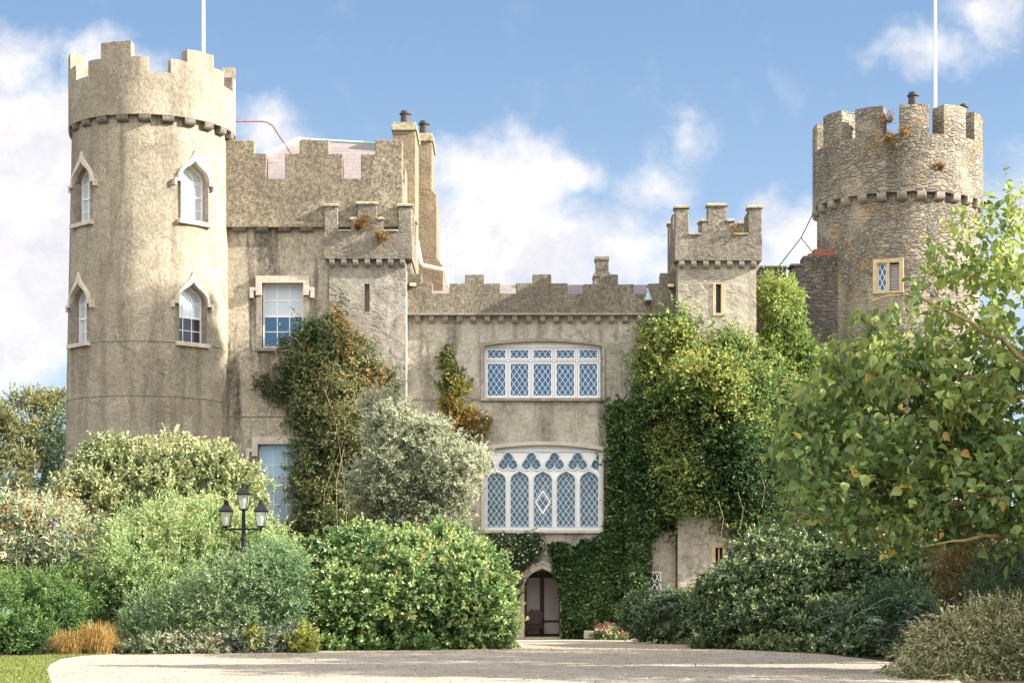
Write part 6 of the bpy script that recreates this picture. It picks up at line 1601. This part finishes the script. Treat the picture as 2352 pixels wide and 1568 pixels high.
pos = np.stack([(px - CX) * Yg / FP, Yg, np.full(N, .02)], 1)
ax = norm(np.stack([rg.normal(size=N) * .35, rg.normal(size=N) * .35, np.ones(N)], 1))
V['grass'] = leaf_mat('grass_blade', [(0.0, (0.07, 0.12, 0.02)), (0.5, (0.17, 0.22, 0.045)), (1.0, (0.36, 0.33, 0.09))], .3)
me = leaf_mesh('grass', pos, ax, norm(rg.normal(size=(N, 3))), rg.uniform(.03, .07, N), np.full(N, .012), rg.uniform(0, 1, N), shape='blade')
tag(link('grass', me, V['grass']), kind='stuff')

# ragged low growth where the beds meet the gravel
bush('groundcover', 'low leafy weeds along the gravel below the big round bush', 'plant', lobes_px([(760, 1483, 50, 14, 55.6, .4), (850, 1486, 50, 13, 56.0, .4), (950, 1484, 60, 14, 56.2, .4), (1050, 1482, 55, 14, 56.8, .4), (1130, 1478, 45, 16, 57.4, .4)]), V['bright'], 3000, 7, .15, .08, .045, .1, .1, up=.7, base=.4, core=.6)
bush('groundcover', 'low grey green weeds along the gravel before the pale bushes', 'plant', lobes_px([(330, 1493, 40, 12, 53.2, .3), (380, 1492, 45, 16, 53.2, .3), (470, 1490, 40, 12, 53.2, .3)]), V['buddleia'], 1400, 7, .16, .07, .03, .1, .1, up=.8, base=.5, core=.6)
bush('groundcover', 'low dark weeds along the gravel below the huge rounded shrub', 'plant', lobes_px([(1650, 1484, 45, 13, 57.6, .4), (1760, 1490, 60, 13, 56.2, .4), (1860, 1495, 55, 12, 54.8, .4)]), V['laurel'], 1600, 7, .15, .08, .04, .1, .1, up=.6, base=.42, core=.6)
# dry plants rooted in the battlements
for px, py, Y, r, lab in ((842, 512, 70.45, .20, 'rusty dry plant under the middle merlon of the worn turret'), (822, 520, 70.45, .15, 'small rusty tuft left of the middle merlon of worn turret'), (878, 545, 70.42, .16, 'rusty tuft hanging from the right crenel sill of worn turret'),
                          (1690, 528, 70.6, .16, 'yellow dry weed in the right crenel of the pale turret'), (1642, 530, 70.75, .12, 'wispy dry weed in left crenel of the pale turret'), (2036, 272, 74.3, .17, 'orange dry plant on merlon side of rubble tower left of pots'), (2078, 305, 74.3, .2, 'orange dry plant at foot of the pot bearing merlon'),
                          (2232, 325, 76.3, .22, 'orange dry plant low on the last right crenel of rubble tower'), (2043, 318, 74.3, .13, 'tiny rusty tuft on crenel sill of rubble tower'), (2160, 382, 74.6, .13, 'orange rusty tuft on the parapet face of rubble tower')):
    l = [list(P(px, py, Y)) + [r, r * .7, r]]
    bush('wall_plant', lab, 'plant', l, V['straw'], 160, 7, .10, .05, .012, .1, .2, up=.6, base=.4, core=0, group='dry plants on the battlements')

# loose stones on the drive
rg = np.random.default_rng(41)
N = 9000
px, py = rg.uniform(100, 2200, N), 1486 + rg.uniform(0, 1, N) ** 1.4 * 100
ok = in_poly(px, py, [(125, 1600), (112, 1540), (145, 1514), (270, 1504), (700, 1497), (1000, 1491), (1120, 1486), (1190, 1475), (1440, 1475), (1560, 1482), (1780, 1499), (1900, 1505), (2100, 1530), (2180, 1560), (2230, 1600)])
px, py = px[ok], py[ok]; N = len(px); Yg = FP * EYE / (py - HY)
pos = np.stack([(px - CX) * Yg / FP, Yg, np.full(N, .008)], 1)
o8 = np.array([[1, 0, 0], [-1, 0, 0], [0, 1, 0], [0, -1, 0], [0, 0, .6], [0, 0, -.6]], float)
f8 = np.array([[0, 2, 4], [2, 1, 4], [1, 3, 4], [3, 0, 4]])
VV = (pos[:, None] + o8[None] * (rg.uniform(.010, .032, N)[:, None, None] * rg.uniform(.6, 1.3, (N, 6, 1)))).reshape(-1, 3)
TT = (f8[None] + (np.arange(N) * 6)[:, None, None]).reshape(-1, 3)
V['stones'] = leaf_mat('loose_stone', [(0.0, (0.16, 0.13, 0.10)), (0.5, (0.36, 0.30, 0.24)), (1.0, (0.60, 0.53, 0.44))], 0.0, .9, .1)
me = leaf_mesh('loose_stones', pos[:1], np.array([[0, 0, 1.0]]), np.array([[0, 1.0, 0]]), np.array([.01]), np.array([.005]), np.array([.5]), extra=(VV, TT, np.repeat(rg.uniform(0, 1, N), 4)))
tag(link('loose_stones', me, V['stones']), kind='stuff')
